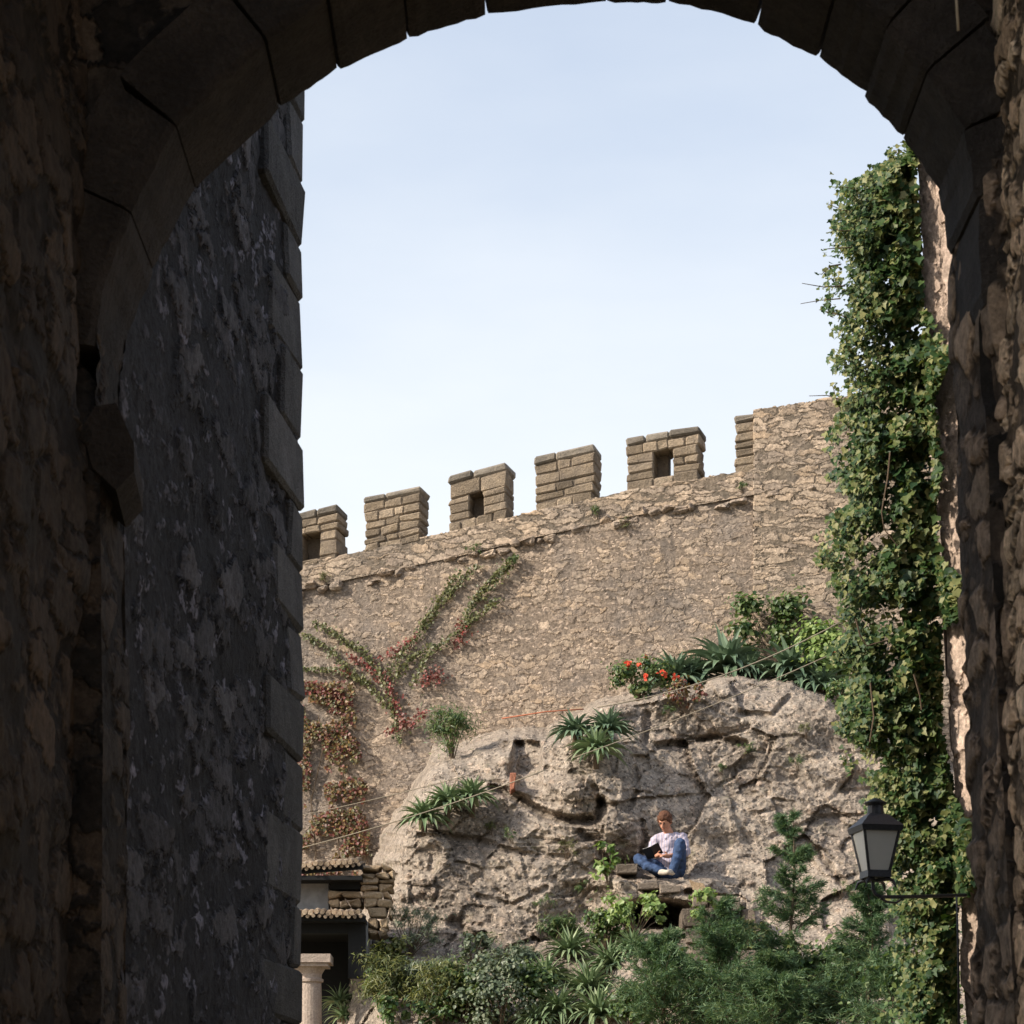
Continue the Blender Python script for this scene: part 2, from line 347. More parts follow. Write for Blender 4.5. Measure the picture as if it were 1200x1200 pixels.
# ------------------------------------------------------------------ city wall with battlements
WT=math.tan(R(13))
def wallY(px): return 43/(1+WT*(px-600)/F)
def PW(px,py,off=0.):
    Yw=wallY(px);p=P(px,py,Yw);n=Vector((-math.sin(R(13)),-math.cos(R(13)),0));return p+n*off
tl=[(-200,775),(200,696),(358,660),(428,645),(527,624),(628,600),(735,576),(861,554),(1400,458)]
def wtop(px): return np.interp(px,[a for a,_ in tl],[b for _,b in tl])
WR=thing('battlement_wall','long tan rubble stone wall with square battlements rising above the rock','wall',tuple(PW(600,1150)))
ux=Vector((math.cos(R(13)),-math.sin(R(13)),0));un=Vector((-math.sin(R(13)),-math.cos(R(13)),0))
def wallgrid(name,p0,p1,topf,botf,mat,step=1.35,off=0.,bulge=.12,thick=1.3,edgejit=1.2,parent=WR,s0=0.):
    a=np.arange(p0,p1+.01,step);nr=int((np.max(botf(a)-topf(a)))/step)+2
    PX=np.repeat(a[:,None],nr,1);t=np.linspace(0,1,nr)[None,:]
    tp=topf(a)+(fbm(a/9,a*0+s0,3)-.5)*edgejit*2
    PY=tp[:,None]*(1-t)+botf(a)[:,None]*t
    Yw=43/(1+WT*(PX-600)/F)
    X=(PX-600)/F*Yw;Zz=CH+(HZ-PY)/F*Yw
    b=(fbm(PX/90,PY/90,3,s0+2)-.5)*bulge+off
    V=np.stack([X+un.x*b,Yw+un.y*b,Zz],-1)
    # top and back
    bk=V[:,0:1,:].copy();bk[...,0]-=un.x*thick;bk[...,1]-=un.y*thick
    bb=V[:,-1:,:].copy();bb[...,0]-=un.x*thick;bb[...,1]-=un.y*thick
    V=np.concatenate([bb,bk,V],1)
    f=grid_faces(len(a),nr+2)
    o=mk(name,V.reshape(-1,3),f,mat,parent,smooth=False)
    # end caps
    me=o.data;n=nr+2
    bm=bmesh.new();bm.from_mesh(me);bm.verts.ensure_lookup_table()
    L=len(a)-1
    bm.faces.new([bm.verts[k] for k in range(n)]);bm.faces.new([bm.verts[L*n+k] for k in range(n)][::-1])
    bmesh.ops.recalc_face_normals(bm,faces=bm.faces);bm.to_mesh(me);bm.free()
    return o
wallgrid('wall',215,890,lambda a:wtop(a)+29,lambda a:a*0+1235,M['wall'],s0=1.)
wallgrid('parapet',215,889,lambda a:wtop(a)-0.,lambda a:wtop(a)+31,M['courses'],off=.05,s0=5.,bulge=.03)
wallgrid('wall_extension',884,1250,lambda a:np.interp(a,[862,985,1400],[486,467,395]),lambda a:a*0+1235,M['courses'],off=.07,s0=9.)
# lumpy projecting string course of stones under the parapet
sb=MB();x=230.
while x<1000:
    w=random.uniform(7,20)
    if random.random()<.8:
        y=float(wtop(x))+random.uniform(28,36);p=PW(x,y+random.uniform(4,7),.0);h=random.uniform(.07,.15)
        k=.0143*w
        sb.stone(p+un*random.uniform(.06,.13)+ux*0,ux*k*.93+Vector((0,0,k*.13)),-un*.4,Vector((0,0,h)),.03,.04)
    x+=w
sb.build('string_course',M['wall'],WR)
def merlon(p0,p1,front_off=.04,hole=None,htop=61,courses=6,quoin=False,back=.62):
    b=MB();s=(float(wtop(p1))-float(wtop(p0)))/(p1-p0)   # slope in pixels
    A=PW(p0,float(wtop(p0)));B=PW(p1,float(wtop(p1)))
    L=((B-A).xy).length;sl=(B.z-A.z)/L
    H=.0143*htop*A.y/43
    core=.03
    def blk(u0,u1,z0,z1,jo=0.,d0=0.,d1=back,mb=b,j=.015,ch=.022):
        o=A+ux*u0+Vector((0,0,sl*u0+z0))+un*(front_off+jo-d0)
        mb.stone(o,ux*(u1-u0)+Vector((0,0,sl*(u1-u0))),-un*(d1-d0),Vector((0,0,z1-z0)),j,ch)
    hz0,hz1,hu0,hu1=(-1,-1,0,0)
    if hole: hu0,hu1,hz0,hz1=L*hole[0],L*hole[1],H*hole[2],H*hole[3]
    hs=[random.uniform(.7,1.2) for _ in range(courses)];hs[-1]=.8;t=sum(hs);z=-.06
    zs=[z]
    for h in hs: zs.append(zs[-1]+h/t*(H+.06))
    if hole: # snap a joint to the loophole top and bottom
        i1=min(range(1,courses),key=lambda i:abs(zs[i]-hz1));zs[i1]=hz1
        i0=min(range(0,i1),key=lambda i:abs(zs[i]-hz0));zs[i0]=hz0
    for i in range(courses):
        z0,z1=zs[i],zs[i+1]
        if i==courses-1:
            b2=MB();jo=.015
            u=-.02
            while u<L:
                v=min(u+random.uniform(.3,.55),L+.03)
                if L-v<.15:v=L+.03
                blk(u,v-.006,z0+.006,z1,jo,-.0,back+.03,b2,.014,.03);u=v
            cap=b2
            continue
        segs=[(0,L)]
        if hole and z0>=hz0-.01 and z1<=hz1+.01: segs=[(0,hu0),(hu1,L)]
        for a,c in segs:
            n=max(1,int(round((c-a)/random.uniform(.26,.48))))
            cuts=sorted([a,c]+[a+(c-a)*(k+random.uniform(-.2,.2))/n for k in range(1,n)])
            for q in range(len(cuts)-1):
                e0=random.uniform(-.015,.012) if cuts[q]==0 else 0;e1=random.uniform(-.012,.03) if cuts[q+1]==L else 0
                blk(cuts[q]+.003+e0,cuts[q+1]-.003+e1,z0+.003,z1-.003,random.uniform(-.01,.01))
    o=b.build('merlon',M['ashlar'],WR)
    cap.build('coping',M['ashtop'],o)
    # mortar filling between the blocks
    c=MB()
    def cb(u0,u1,z0,z1): blk(u0,u1,z0,z1,0,.028,back-.03,c,0,.004)
    if hole:
        hb_=hu0-.02+(hu1-hu0+.04)*(.58 if p0==735 else 1.)
        blk(hu0-.03,hb_,hz0-.02,hz1+.04,0,.36,back-.02,c,0,.004)
        cb(.03,hu0-.012,-.05,H-.05);cb(hu1+.012,L-.03,-.05,H-.05);cb(hu0-.012,hu1+.012,hz1+.02,H-.05)
        if hz0>.03: cb(hu0-.012,hu1+.012,-.05,hz0-.02)
    else: cb(.03,L-.03,-.05,H-.05)
    c.build('mortar_filling',M['core'],o)
random.seed(3)
merlon(205,270);merlon(300,395,hole=(.58,.79,.06,.55),htop=60)
merlon(428,492,courses=7)
merlon(527,593,hole=(.36,.6,.16,.58),courses=6,htop=66)
merlon(628,696,courses=6,htop=64)
merlon(735,819,hole=(.38,.64,.17,.66),courses=6,htop=62)
merlon(862,886,courses=7,htop=65,back=1.2)

# ------------------------------------------------------------------ rock face
ol=([1240,1200,1100,1050,990,945,915,895],[393,402,428,453,463,480,492,505])
ot=([380,470,505,560,600,640,700,790,850,930,985,1100,1200],[960,950,893,880,868,869,834,811,794,800,826,900,930])
creases=[([(578,922),(610,937),(640,955),(672,962),(700,960),(706,938)],5,.7),
 ([(745,898),(748,925),(735,950)],3,.25),([(770,874),(800,872),(838,864),(872,872)],4,.45),
 ([(492,978),(560,985),(610,1000),(665,1004)],4,.25),([(680,975),(700,990),(712,1010)],5,.4),
 ([(753,962),(757,985),(748,1008)],3,.3),([(700,1012),(752,1010)],5,.5),([(606,870),(600,905)],4,.5),
 ([(868,835),(905,838),(925,815)],3,.3),([(905,980),(960,958),(1010,955)],3,.2),([(560,1050),(600,1060),(640,1040)],3,.2),
 ([(860,905),(880,890)],4,.2),([(760,836),(756,870)],4,.3),([(640,900),(668,905),(700,925)],3,.15),([(530,1080),(560,1100),(570,1140)],6,.4),
 ([(805,1045),(850,1052),(880,1075)],3,.5),([(850,1085),(845,1110)],5,.6),([(960,1000),(990,1040),(1000,1052)],4,.35)]
def rockY(px,py):
    px=np.asarray(px,float);py=np.asarray(py,float)
    wx=px+26*(fbm(px/50,py/50,3,1)-.5);wy=py+22*(fbm(px/50,py/50,3,2)-.5)
    y=36.2+(1200-py)*.0075+(fbm(px/170,py/120,3,3)-.5)*1.7
    d1,d2,i1,tx,ty=voro(wx/88,wy/58,4);e=d2-d1
    calm=1-.85*np.exp(-(((px-570)/110)**2+((py-1045)/50)**2)**2)
    y=y-.35*(1-calm)
    y=y+calm*((i1-.5)*.16+(h2(i1*50,i1*9)-.5)*tx*.5+(h2(i1*31,i1*77)-.35)*ty*.6+.035*np.exp(-(e/.05)**2)*(h2(i1*13,i1*3)>.4))
    d1,d2,i2,tx,ty=voro(wx/30,wy/20,8);e=d2-d1
    k=sst(.35,.6,fbm(px/90,py/90,3,9))
    y=y+k*((i2-.5)*.1+(h2(i2*50,i2*9)-.5)*tx*.16+.035*np.exp(-(e/.09)**2))
    y=y+(fbm(px/18,py/12,5,11)-.5)*.17+(fbm(px/5,py/4,3,12)-.5)*.05
    for pts,w,d in creases:
        w=w*.8*(.6+.9*fbm(px/13,py/13,2,33));y=y+.5*d*np.exp(-(segd(px,py,pts)/w)**2)
    y=y-1.9*sst(1065,1215,py)*sst(395,470,px)
    # slab above the long crevice juts out
    y=y-.35*np.exp(-((px-665)/45)**2-((py-925)/24)**2)
    # recess with fallen brick
    y=y+.45*sst(600,612,px)*(1-sst(630,636,px))*sst(866,872,py)*(1-sst(920,926,py))
    # ledge for the sitter, niche beneath it
    y=y-.75*sst(1021,1033,py)*np.exp(-((px-775)/70)**4)*(1-sst(1130,1200,py))
    y=y+.35*np.exp(-((px-785)/30)**2-((py-1000)/32)**2)
    y=y+2.6*np.exp(-(((px-772)/42)**2+((py-1073)/15)**2)**2)
    d=(np.interp(-py,-np.array(ol[0],float),ol[1])-px+5*(fbm(py/14,px*0,3,20)-.5))*.012
    d=d+.16*(fbm(px/22,py/14,4,61)-.5)*sst(-.9,0,d)
    y=y+22*(np.sqrt(d*d+.006)+d)/2
    d=(np.interp(px,*ot)-py+7*(fbm(px/18,py*0,3,21)-.5))*.012
    d=d+.14*(fbm(px/20,py/12,4,62)-.5)*sst(-.8,0,d)
    y=y+18*(np.sqrt(d*d+.004)+d)/2
    return np.minimum(y,45)
def rp(px,py,off=0.): 
    while float(rockY(np.array([px]),np.array([py]))[0])>wallY(px)-.7: py+=1.5
    y=float(rockY(np.array([px]),np.array([py]))[0])-off;return P(px,py,y)
a=np.arange(372,1180,1.25);b=np.arange(770,1262,1.25)
PX,PY=np.meshgrid(a,b,indexing='ij');YY=rockY(PX,PY)
V=np.stack([(PX-600)/F*YY,YY,CH+(HZ-PY)/F*YY],-1)
mk('rock',V.reshape(-1,3),grid_faces(len(a),len(b),True),M['rock'])['kind']='structure'

# ------------------------------------------------------------------ gateway in front: passage, arch, flanks
GY0,GY1=10.55,11.2
GW=thing('stone_gateway','dark shaded gateway arch of big dressed stones framing the whole view','gateway',(0,10.8,0))
arc=[(146,1400),(147,1200),(150,900),(147,700),(146,560),(142,467),(147,400),(165,362),(183,320),(200,283),(230,223),(267,190),(330,131),(397,84),(480,46),(570,19),(640,9),(710,4),(780,6),(830,16),(885,34),(960,72),(1012,113),(1057,161),(1085,196),(1104,226),(1112,262),(1118,420),(1128,700),(1140,950),(1154,1200),(1160,1400)]
arcw=[((x-600)/F*GY1,CH+(HZ-y)/F*GY1) for x,y in arc]
def resample(pts,n):
    p=np.array(pts);d=np.concatenate([[0],np.cumsum(np.hypot(*np.diff(p,axis=0).T))]);t=np.linspace(0,d[-1],n)
    return np.stack([np.interp(t,d,p[:,0]),np.interp(t,d,p[:,1])],-1),d[-1]
# voussoirs and jamb stones, one mesh each
top=arcw[5:28];pr,Lt=resample(top,400)
ker=np.exp(-(np.arange(-22,23)/11.)**2);ker/=ker.sum()
prs=np.stack([np.convolve(np.pad(pr[:,k],22,mode='reflect',reflect_type='odd'),ker,'valid') for k in (0,1)],-1);pr=prs
random.seed(5);t=0.;i=0
cuts=[0]
for x,y in [(183,320),(230,223),(330,131),(397,84),(480,46),(570,19),(710,4),(780,6),(885,34),(957,70),(1012,113),(1057,161),(1104,226),(1113,300)]:
    q=np.array(((x-600)/F*GY1,CH+(HZ-y)/F*GY1));cuts.append(int(np.argmin(np.hypot(*(pr-q).T))))
cuts.append(399)
for ci in range(len(cuts)-1):
    i0,i1=cuts[ci],cuts[ci+1];g=.4
    n=9;idx=np.linspace(i0+g,i1-g,n)
    pts=np.stack([np.interp(idx,range(400),pr[:,0]),np.interp(idx,range(400),pr[:,1])],-1)
    tan=np.gradient(pts,axis=0);tan/=np.hypot(tan[:,0],tan[:,1])[:,None];nor=np.stack([-tan[:,1],tan[:,0]],-1)
    if ci<0: pass
    dpt=.32+random.uniform(-.05,.05);jo=random.uniform(-.012,.012)
    V=[];Fc=[]
    for k in range(n):
        e=.008 if k in (0,n-1) else 0.
        A=pts[k]+nor[k]*(jo+e)+np.array([random.uniform(-.004,.004),random.uniform(-.004,.004)]);B=pts[k]+nor[k]*dpt
        y0=GY0-.04+random.uniform(-.006,.006);y1=GY1+random.uniform(-.006,.006)
        A2=pts[k]+nor[k]*(jo+e+.025)
        V+=[(A2[0],y0,A2[1]),(A[0],y0+.03,A[1]),(A[0],y1-.02,A[1]),(A2[0],y1,A2[1]),(B[0],y1,B[1]),(B[0],y0,B[1])]
    for k in range(n-1):
        for q in range(6):
            Fc.append((k*6+q,k*6+(q+1)%6,(k+1)*6+(q+1)%6,(k+1)*6+q))
    Fc.append(tuple(range(6)));Fc.append(tuple((n-1)*6+q for q in range(6))[::-1])
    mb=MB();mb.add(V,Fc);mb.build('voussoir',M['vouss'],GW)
# springer block on the left
mb=MB()
q=[P(102,486,GY0-.1),P(128,470,GY0-.1),P(160,548,GY0+.1),P(132,566,GY0+.1),]
def prism(mb,front,dy):
    n=len(front);V=list(front)+[p+Vector((dy[0],dy[1],dy[2] if len(dy)>2 else 0)) for p in front]
    mb.add(V,[tuple(range(n)),tuple(range(n,2*n))[::-1]]+[(k,(k+1)%n,n+(k+1)%n,n+k) for k in range(n)])
prism(mb,[P(96,500,10.5),P(112,476,10.5),P(136,472,10.5),P(157,520,10.5),P(157,552,10.5),P(136,574,10.5),P(108,548,10.5)],(-.05,.6,0))
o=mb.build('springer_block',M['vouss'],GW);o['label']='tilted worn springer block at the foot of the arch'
# spandrel wall around the arch on the passage side (grid between arch line and outer rectangle)
def band(name,line,y,outer,nu,nv,mat,parent,flip=False,nn=0.):
    p,_=resample(line,nu);V=np.zeros((nu,nv,3))
    for k in range(nu):
        x,z=p[k];dx,dz=x-0.1,z-3.2
        s=min((outer[0]-.1)/abs(dx) if dx else 9e9,(outer[1]-3.2)/dz if dz>0 else 9e9, 99);s=max(s,1.02)
        ex,ez=.1+dx*s,3.2+dz*s
        t=np.linspace(0,1,nv)**1.0
        V[k,:,0]=x+(ex-x)*t;V[k,:,2]=z+(ez-z)*t;V[k,:,1]=y
    if name=='passage_spandrel': V[...,1]-=.11*(1-sst(4.75,4.95,V[...,2]))
    V[...,1]+=(fbm(V[...,0]*1.3+7,V[...,2]*1.3,4,31)-.5)*.22*sst(0,.15,np.linspace(0,1,nv))[None,:]
    return mk(name,V.reshape(-1,3),grid_faces(nu,nv,flip),mat,parent)
f=GY0/GY1
line=[(x+( .0 if 5<k<27 else 0),z) for k,(x,z) in enumerate(arcw)]
# arch line pushed outwards behind the voussoir faces
lp,_=resample(line,700);tn=np.gradient(lp,axis=0);tn/=np.hypot(tn[:,0],tn[:,1])[:,None];nr_=np.stack([-tn[:,1],tn[:,0]],-1)
lout=lp+nr_*(.27*sst(4.9,5.3,lp[:,1])*np.where(lp[:,0]<0,1,sst(5.2,5.7,lp[:,1])))[:,None]
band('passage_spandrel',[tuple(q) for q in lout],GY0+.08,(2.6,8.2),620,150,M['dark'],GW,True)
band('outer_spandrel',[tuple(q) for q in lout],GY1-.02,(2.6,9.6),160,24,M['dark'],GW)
# jamb reveals below the springing
def sheet(name,pts_bottom,pts_top,nv,mat,parent,flip=False,noise=.1,step=.03,seed=0.):
    # vertical sheet following a plan polyline (bottom) and (top)
    a,L=resample([p[:2] for p in pts_bottom],2);
    n=int(L/step)+2
    A,_=resample([p[:2] for p in pts_bottom],n);B,_=resample([p[:2] for p in pts_top],n)
    z0,z1=pts_bottom[0][2],pts_top[0][2];t=np.linspace(0,1,nv)[None,:,None]
    XY=A[:,None,:]*(1-t)+B[:,None,:]*t;Zz=np.broadcast_to((z0+(z1-z0)*t[...,0]),(n,nv))
    V=np.concatenate([XY,Zz[...,None]],-1)
    u=np.linspace(0,L,n)[:,None]+Zz*0
    tx=np.gradient(A,axis=0);tx/=np.hypot(tx[:,0],tx[:,1])[:,None];nn=np.stack([tx[:,1],-tx[:,0]],-1)
    d=(fbm(u*1.2,Zz*1.2,4,seed)-.5)*noise*2
    V[...,0]+=nn[:,None,0]*d;V[...,1]+=nn[:,None,1]*d
    return mk(name,V.reshape(-1,3),grid_faces(n,nv,flip),mat,parent)
def XP(px,Y): return (px-600)/F*Y
# passage side walls (left cut short to let light in) and unseen roof, trimmed likewise
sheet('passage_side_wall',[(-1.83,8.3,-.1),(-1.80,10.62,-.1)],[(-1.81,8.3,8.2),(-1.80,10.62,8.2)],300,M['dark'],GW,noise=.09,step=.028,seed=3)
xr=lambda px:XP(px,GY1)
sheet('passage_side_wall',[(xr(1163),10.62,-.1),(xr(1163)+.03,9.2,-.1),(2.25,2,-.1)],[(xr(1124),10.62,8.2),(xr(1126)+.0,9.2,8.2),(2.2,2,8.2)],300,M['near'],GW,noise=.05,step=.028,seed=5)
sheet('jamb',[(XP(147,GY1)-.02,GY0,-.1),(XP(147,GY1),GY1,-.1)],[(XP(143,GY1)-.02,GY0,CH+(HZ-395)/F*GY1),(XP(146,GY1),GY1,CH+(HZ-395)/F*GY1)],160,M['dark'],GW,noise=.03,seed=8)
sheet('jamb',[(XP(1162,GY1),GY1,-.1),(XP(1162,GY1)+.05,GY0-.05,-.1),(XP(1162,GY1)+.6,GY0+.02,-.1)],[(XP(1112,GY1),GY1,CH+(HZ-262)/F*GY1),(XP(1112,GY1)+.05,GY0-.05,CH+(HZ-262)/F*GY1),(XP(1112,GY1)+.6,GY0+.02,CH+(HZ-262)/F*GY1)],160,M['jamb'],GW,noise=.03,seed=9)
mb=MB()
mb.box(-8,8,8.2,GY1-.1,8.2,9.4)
mb.build('passage_vault',M['dark'],GW)  # unseen roof slab added to keep the passage dark
mb=MB();mb.box(-8,-2.2,8.3,GY1-.15,-.2,8.2);mb.box(2.6,8,1.0,GY1-.15,-.2,8.2);mb.build('gatehouse_mass',M['core'],GW)

# left gate tower beyond the arch
TW=thing('gate_tower','tall shaded blue grey rubble tower flank with dressed corner stones left of the opening','tower',(-1.3,15.5,0))
tA=(-1.72,11.15);tB=(XP(355,15.5),15.5)
zt=9.3
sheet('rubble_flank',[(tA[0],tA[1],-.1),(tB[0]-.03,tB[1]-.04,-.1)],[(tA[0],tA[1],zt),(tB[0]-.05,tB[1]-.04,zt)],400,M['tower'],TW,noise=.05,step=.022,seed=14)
mb=MB()
dirT=Vector((tB[0]-tA[0],tB[1]-tA[1],0)).normalized();nT=Vector((dirT.y,-dirT.x,0))
random.seed(12);z=-.1;k=0
while z<zt:
    h=random.uniform(.3,.6)
    Lq=random.uniform(.2,.6) if k%2 else random.uniform(.8,1.6)
    c=Vector((tB[0],tB[1],z))+nT*random.uniform(-.012,.01)
    wq=.9 if k%2 else .6
    mb.stone(c-dirT*Lq,dirT*Lq,-nT*wq,Vector((0,0,h-.012)),.014,.022)
    z+=h;k+=1
mb.build('corner_stones',M['quoin'],TW)
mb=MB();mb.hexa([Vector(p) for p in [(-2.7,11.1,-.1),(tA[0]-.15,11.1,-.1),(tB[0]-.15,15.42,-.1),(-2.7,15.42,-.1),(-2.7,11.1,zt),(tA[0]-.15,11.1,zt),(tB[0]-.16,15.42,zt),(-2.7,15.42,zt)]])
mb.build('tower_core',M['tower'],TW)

# right flank tower with sunlit corner
FT=thing('flank_tower','narrow sunlit pinkish stone corner behind the ivy at the right','tower',(3.3,18,0))
def fx(py): return XP(np.interp(py,[150,380,600,850,1170,1500],[1071,1086,1099,1114,1131,1145]),18)
zb,ztp=-.1,9.6
pyb,pyt=HZ-(zb-CH)*F/18,HZ-(ztp-CH)*F/18
dR=Vector((.55,-.83,0)).normalized()
def frow(z):
    x=float(fx(HZ-(z-CH)*F/18));return x
nv=420;nu=60
zz=np.linspace(zb,ztp,nv);u=np.linspace(0,1.7,nu)
V=np.zeros((nu,nv,3));xx=np.array([frow(z) for z in zz])
V[...,0]=xx[None,:]+u[:,None]*dR.x;V[...,1]=18+u[:,None]*dR.y;V[...,2]=zz[None,:]
V[...,0]+=(fbm(V[...,1]*2,V[...,2]*2,4,41)-.5)*.05
mk('sunlit_face',V.reshape(-1,3),grid_faces(nu,nv),M['flank'],FT)
u=np.linspace(0,1.2,20);V=np.zeros((20,nv,3));V[...,0]=xx[None,:]+u[:,None]*.62;V[...,1]=18+u[:,None];V[...,2]=zz[None,:]
mk('rear_face',V.reshape(-1,3),grid_faces(20,nv,True),M['flank'],FT)
mb=MB();mb.box(4.0,9,16.4,22,-.1,ztp);mb.build('tower_core',M['core'],FT)

# ------------------------------------------------------------------ vegetation generators
def leaves(cent,nrm,size,shape='leaf',droop=.3,seed=0):
    """cent (n,3), nrm (n,3) preferred normals, size (n,) -> verts, tris"""
    r=np.random.default_rng(seed+100);n=len(cent)
    nn=nrm+r.normal(0,.45,(n,3));nn/=np.linalg.norm(nn,axis=1)[:,None]
    t=r.normal(0,1,(n,3))+np.array([0,0,-droop*3]);t-=nn*np.sum(t*nn,1)[:,None];t/=np.linalg.norm(t,axis=1)[:,None]
    b=np.cross(nn,t)
    if shape=='leaf':
        base=[(-.5,0,0),(-.25,.42,.10),(.1,.38,.08),(.55,0,-.05),(.1,-.38,.08),(-.25,-.42,.10)];tri=[(0,3,2),(0,2,1),(0,5,4),(0,4,3)]
    elif shape=='lobed':
        base=[(-.45,0,0),(-.5,.32,.06),(-.1,.5,.1),(.08,.22,.03),(.6,0,-.06),(.08,-.22,.03),(-.1,-.5,.1),(-.5,-.32,.06)];tri=[(0,2,1),(0,3,2),(0,4,3),(0,5,4),(0,6,5),(0,7,6)]
    elif shape=='needle':
        base=[(-.5,.05,0),(-.5,-.05,0),(.5,0,-.06)];tri=[(0,1,2)]
    elif shape=='blade':
        base=[(-.5,.05,0),(-.5,-.05,0),(.0,.07,.12),(.0,-.07,.12),(.5,0,-.0)];tri=[(0,1,3),(0,3,2),(2,3,4)]
    base=np.array(base);k=len(base)
    V=cent[:,None,:]+size[:,None,None]*(base[None,:,0:1]*t[:,None,:]+base[None,:,1:2]*b[:,None,:]+base[None,:,2:3]*nn[:,None,:])
    Fc=(np.arange(n)[:,None,None]*k+np.array(tri)[None]).reshape(-1,3)
    return V.reshape(-1,3),Fc
def foliage(name,cent,nrm,size,mat,parent,shape='leaf',droop=.3,seed=0):
    V,Fc=leaves(np.asarray(cent,float),np.asarray(nrm,float),np.asarray(size,float),shape,droop,seed)
    return mk(name,V,Fc,mat,parent)
def shrub(label,base,h,w,n,ls,mat,name='shrub',cat='shrub',shape='leaf',seed=0,nclump=14,depth=None,group=None,flowers=None,stemr=.009,clumpr=.22,stemmat='stem'):
    r=np.random.default_rng(seed);base=Vector(base);depth=depth or w*.7
    root=thing(name,label,cat,tuple(base),group)
    st=MB();C=[]
    for k in range(nclump):
        a=r.uniform(0,2*math.pi);rr=math.sqrt(r.uniform(0,1))
        zc=h*(.2+.8*r.uniform(0,1)**.8);sh=math.sin(min(1,max(.25,(zc/h)*1.15))*math.pi*.75)
        c=base+Vector((math.cos(a)*rr*w/2*sh,math.sin(a)*rr*depth/2*sh,zc*.92));C.append(c)
        mid=base.lerp(c,.5)+Vector((r.uniform(-.04,.04),r.uniform(-.04,.04),.03))
        st.tube([base+Vector((r.uniform(-.03,.03),0,-.05)),mid,c],[stemr,stemr*.7,stemr*.35],5)
    st.build('stems',M[stemmat],root)
    k=r.integers(0,len(C),n);cc=np.array(C)[k]
    rad=h*clumpr*r.uniform(.5,1.3,len(C))[k]
    d=r.normal(0,1,(n,3));d/=np.linalg.norm(d,axis=1)[:,None];q=np.abs(r.normal(0,.62,n))+.08
    pos=cc+d*(rad*q)[:,None]*np.array([1.1,1.,.85]);nr=d+np.array([-.3,-.3,.7])
    foliage('foliage',pos,nr,ls*r.uniform(.6,1.3,n),M[mat],root,shape,seed=seed)
    if flowers:
        m=flowers;kk=r.integers(0,n,m)
        for j in kk:
            fp=pos[j]+d[j]*.06+np.array([0,-.06,.04]);c6=fp[None]+r.normal(0,.022,(9,3))
            foliage('flower',c6,np.tile([0,-1,.4],(9,1)),np.full(9,.06),M['petal'],root,'leaf',seed=int(j))
    return root
def aloe(label,base,rad,n=26,mat='aloe',seed=0,group='spiky rosettes growing on the rock',tilt=(0,-.25),width=.045,name='aloe_plant'):
    rad*=1.45;n=int(n*2.1);width*=.88
    r=random.Random(seed);base=Vector(base)
    root=thing(name,label,'succulent',tuple(base),group)
    V=[];Fc=[]
    for k in range(n):
        a=k*2.39996+r.uniform(-.2,.2);el=1.35-1.25*(k/n)**.8+r.uniform(-.12,.12)
        L=rad*r.uniform(.8,1.1)*(.75+.25*k/n);w=width*r.uniform(.8,1.15)*(rad/.35)
        dv=Vector((math.cos(a),math.sin(a),0));dirv=(dv*math.cos(el)+Vector((tilt[0],tilt[1],math.sin(el)))).normalized()
        side=dirv.cross(Vector((0,0,1))).normalized() if abs(dirv.z)<.98 else Vector((1,0,0))
        p=base+Vector((0,0,.02));i0=len(V);ns=6
        for s in range(ns+1):
            t=s/ns;ww=w*(1-t**1.6)*(.75+.5*min(1,t*3)*(1-t))+.001
            up=side.cross(dirv).normalized()
            V+=[p-side*ww+up*ww*.35,p-up*ww*.35,p+side*ww+up*ww*.35,p+up*ww*.08]
            p=p+dirv*(L/ns);dirv=(dirv+Vector((0,0,-.17-.24*t))*(.7+.5*k/n)).normalized()
        for s in range(ns):
            for q in range(4): Fc.append((i0+s*4+q,i0+s*4+(q+1)%4,i0+(s+1)*4+(q+1)%4,i0+(s+1)*4+q))
    mk('leaves',V,Fc,M[mat],root)
    # short woody trunk rooting it on the rock, with dry leaves
    st=MB();st.tube([base+Vector((0,.15,-.22)),base+Vector((0,.04,-.08)),base+Vector((0,0,.03))],[.05,.045,.03],7);st.build('trunk',M['stem'],root)
    return root

# ---- ivy on the right flank
IV=thing('ivy','dense glossy climbing ivy covering the corner at the right of the opening','ivy',(2.9,17.6,3))
IL=([150,180,200,215,240,300,330,350,380,440,470,520,600,660,700,760,830,880,920,960,1040,1100,1250],[1068,1058,1022,985,972,985,963,976,990,985,985,977,980,962,975,985,980,998,1000,1010,1048,1052,1050])
IRr=([150,180,280,365,385,410,470,560,590,655,680,720,745,850,940,975,1040,1060,1250],[1068,1071,1076,1081,1100,1116,1092,1103,1094,1100,1124,1124,1100,1102,1116,1142,1142,1118,1122])
r=np.random.default_rng(5)
n=62000
py=r.uniform(165,1235,n);l=np.interp(py,*IL);rr=np.interp(py,*IRr);u=r.uniform(0,1,n)
edge_n=(fbm(py/14,py*0,3,77)-.5)*34+(fbm(py/45,py*0,2,78)-.5)*30
px=l+edge_n*(1-u)+(rr-l)*u
dn=fbm(px/26,py/30,3,50)
keep=(r.uniform(0,1,n)<sst(.25,.5,dn)*.9+.12)&(r.uniform(0,1,n)<sst(-.05,.28,u)*.75+.25)
px,py,u,l,rr,dn=px[keep],py[keep],u[keep],l[keep],rr[keep],dn[keep]
n=len(px)
bul=np.sin(np.clip(u,0,1)*math.pi)**.6
dep=r.uniform(0,1,n)
ed_=np.interp(py,[150,380,600,850,1170,1500],[1071,1086,1099,1114,1131,1145])
Yl=18.15-.25*bul*(dn-.1)*1.6-.2*u+dep*.5*(1-.4*u)
over=np.clip(px-ed_,-6,60);Yl=np.where(px>ed_-4,18.-over*.0125-.05-.22*dep,Yl)
X=(px-600)/F*Yl;Zl=CH+(HZ-py)/F*Yl
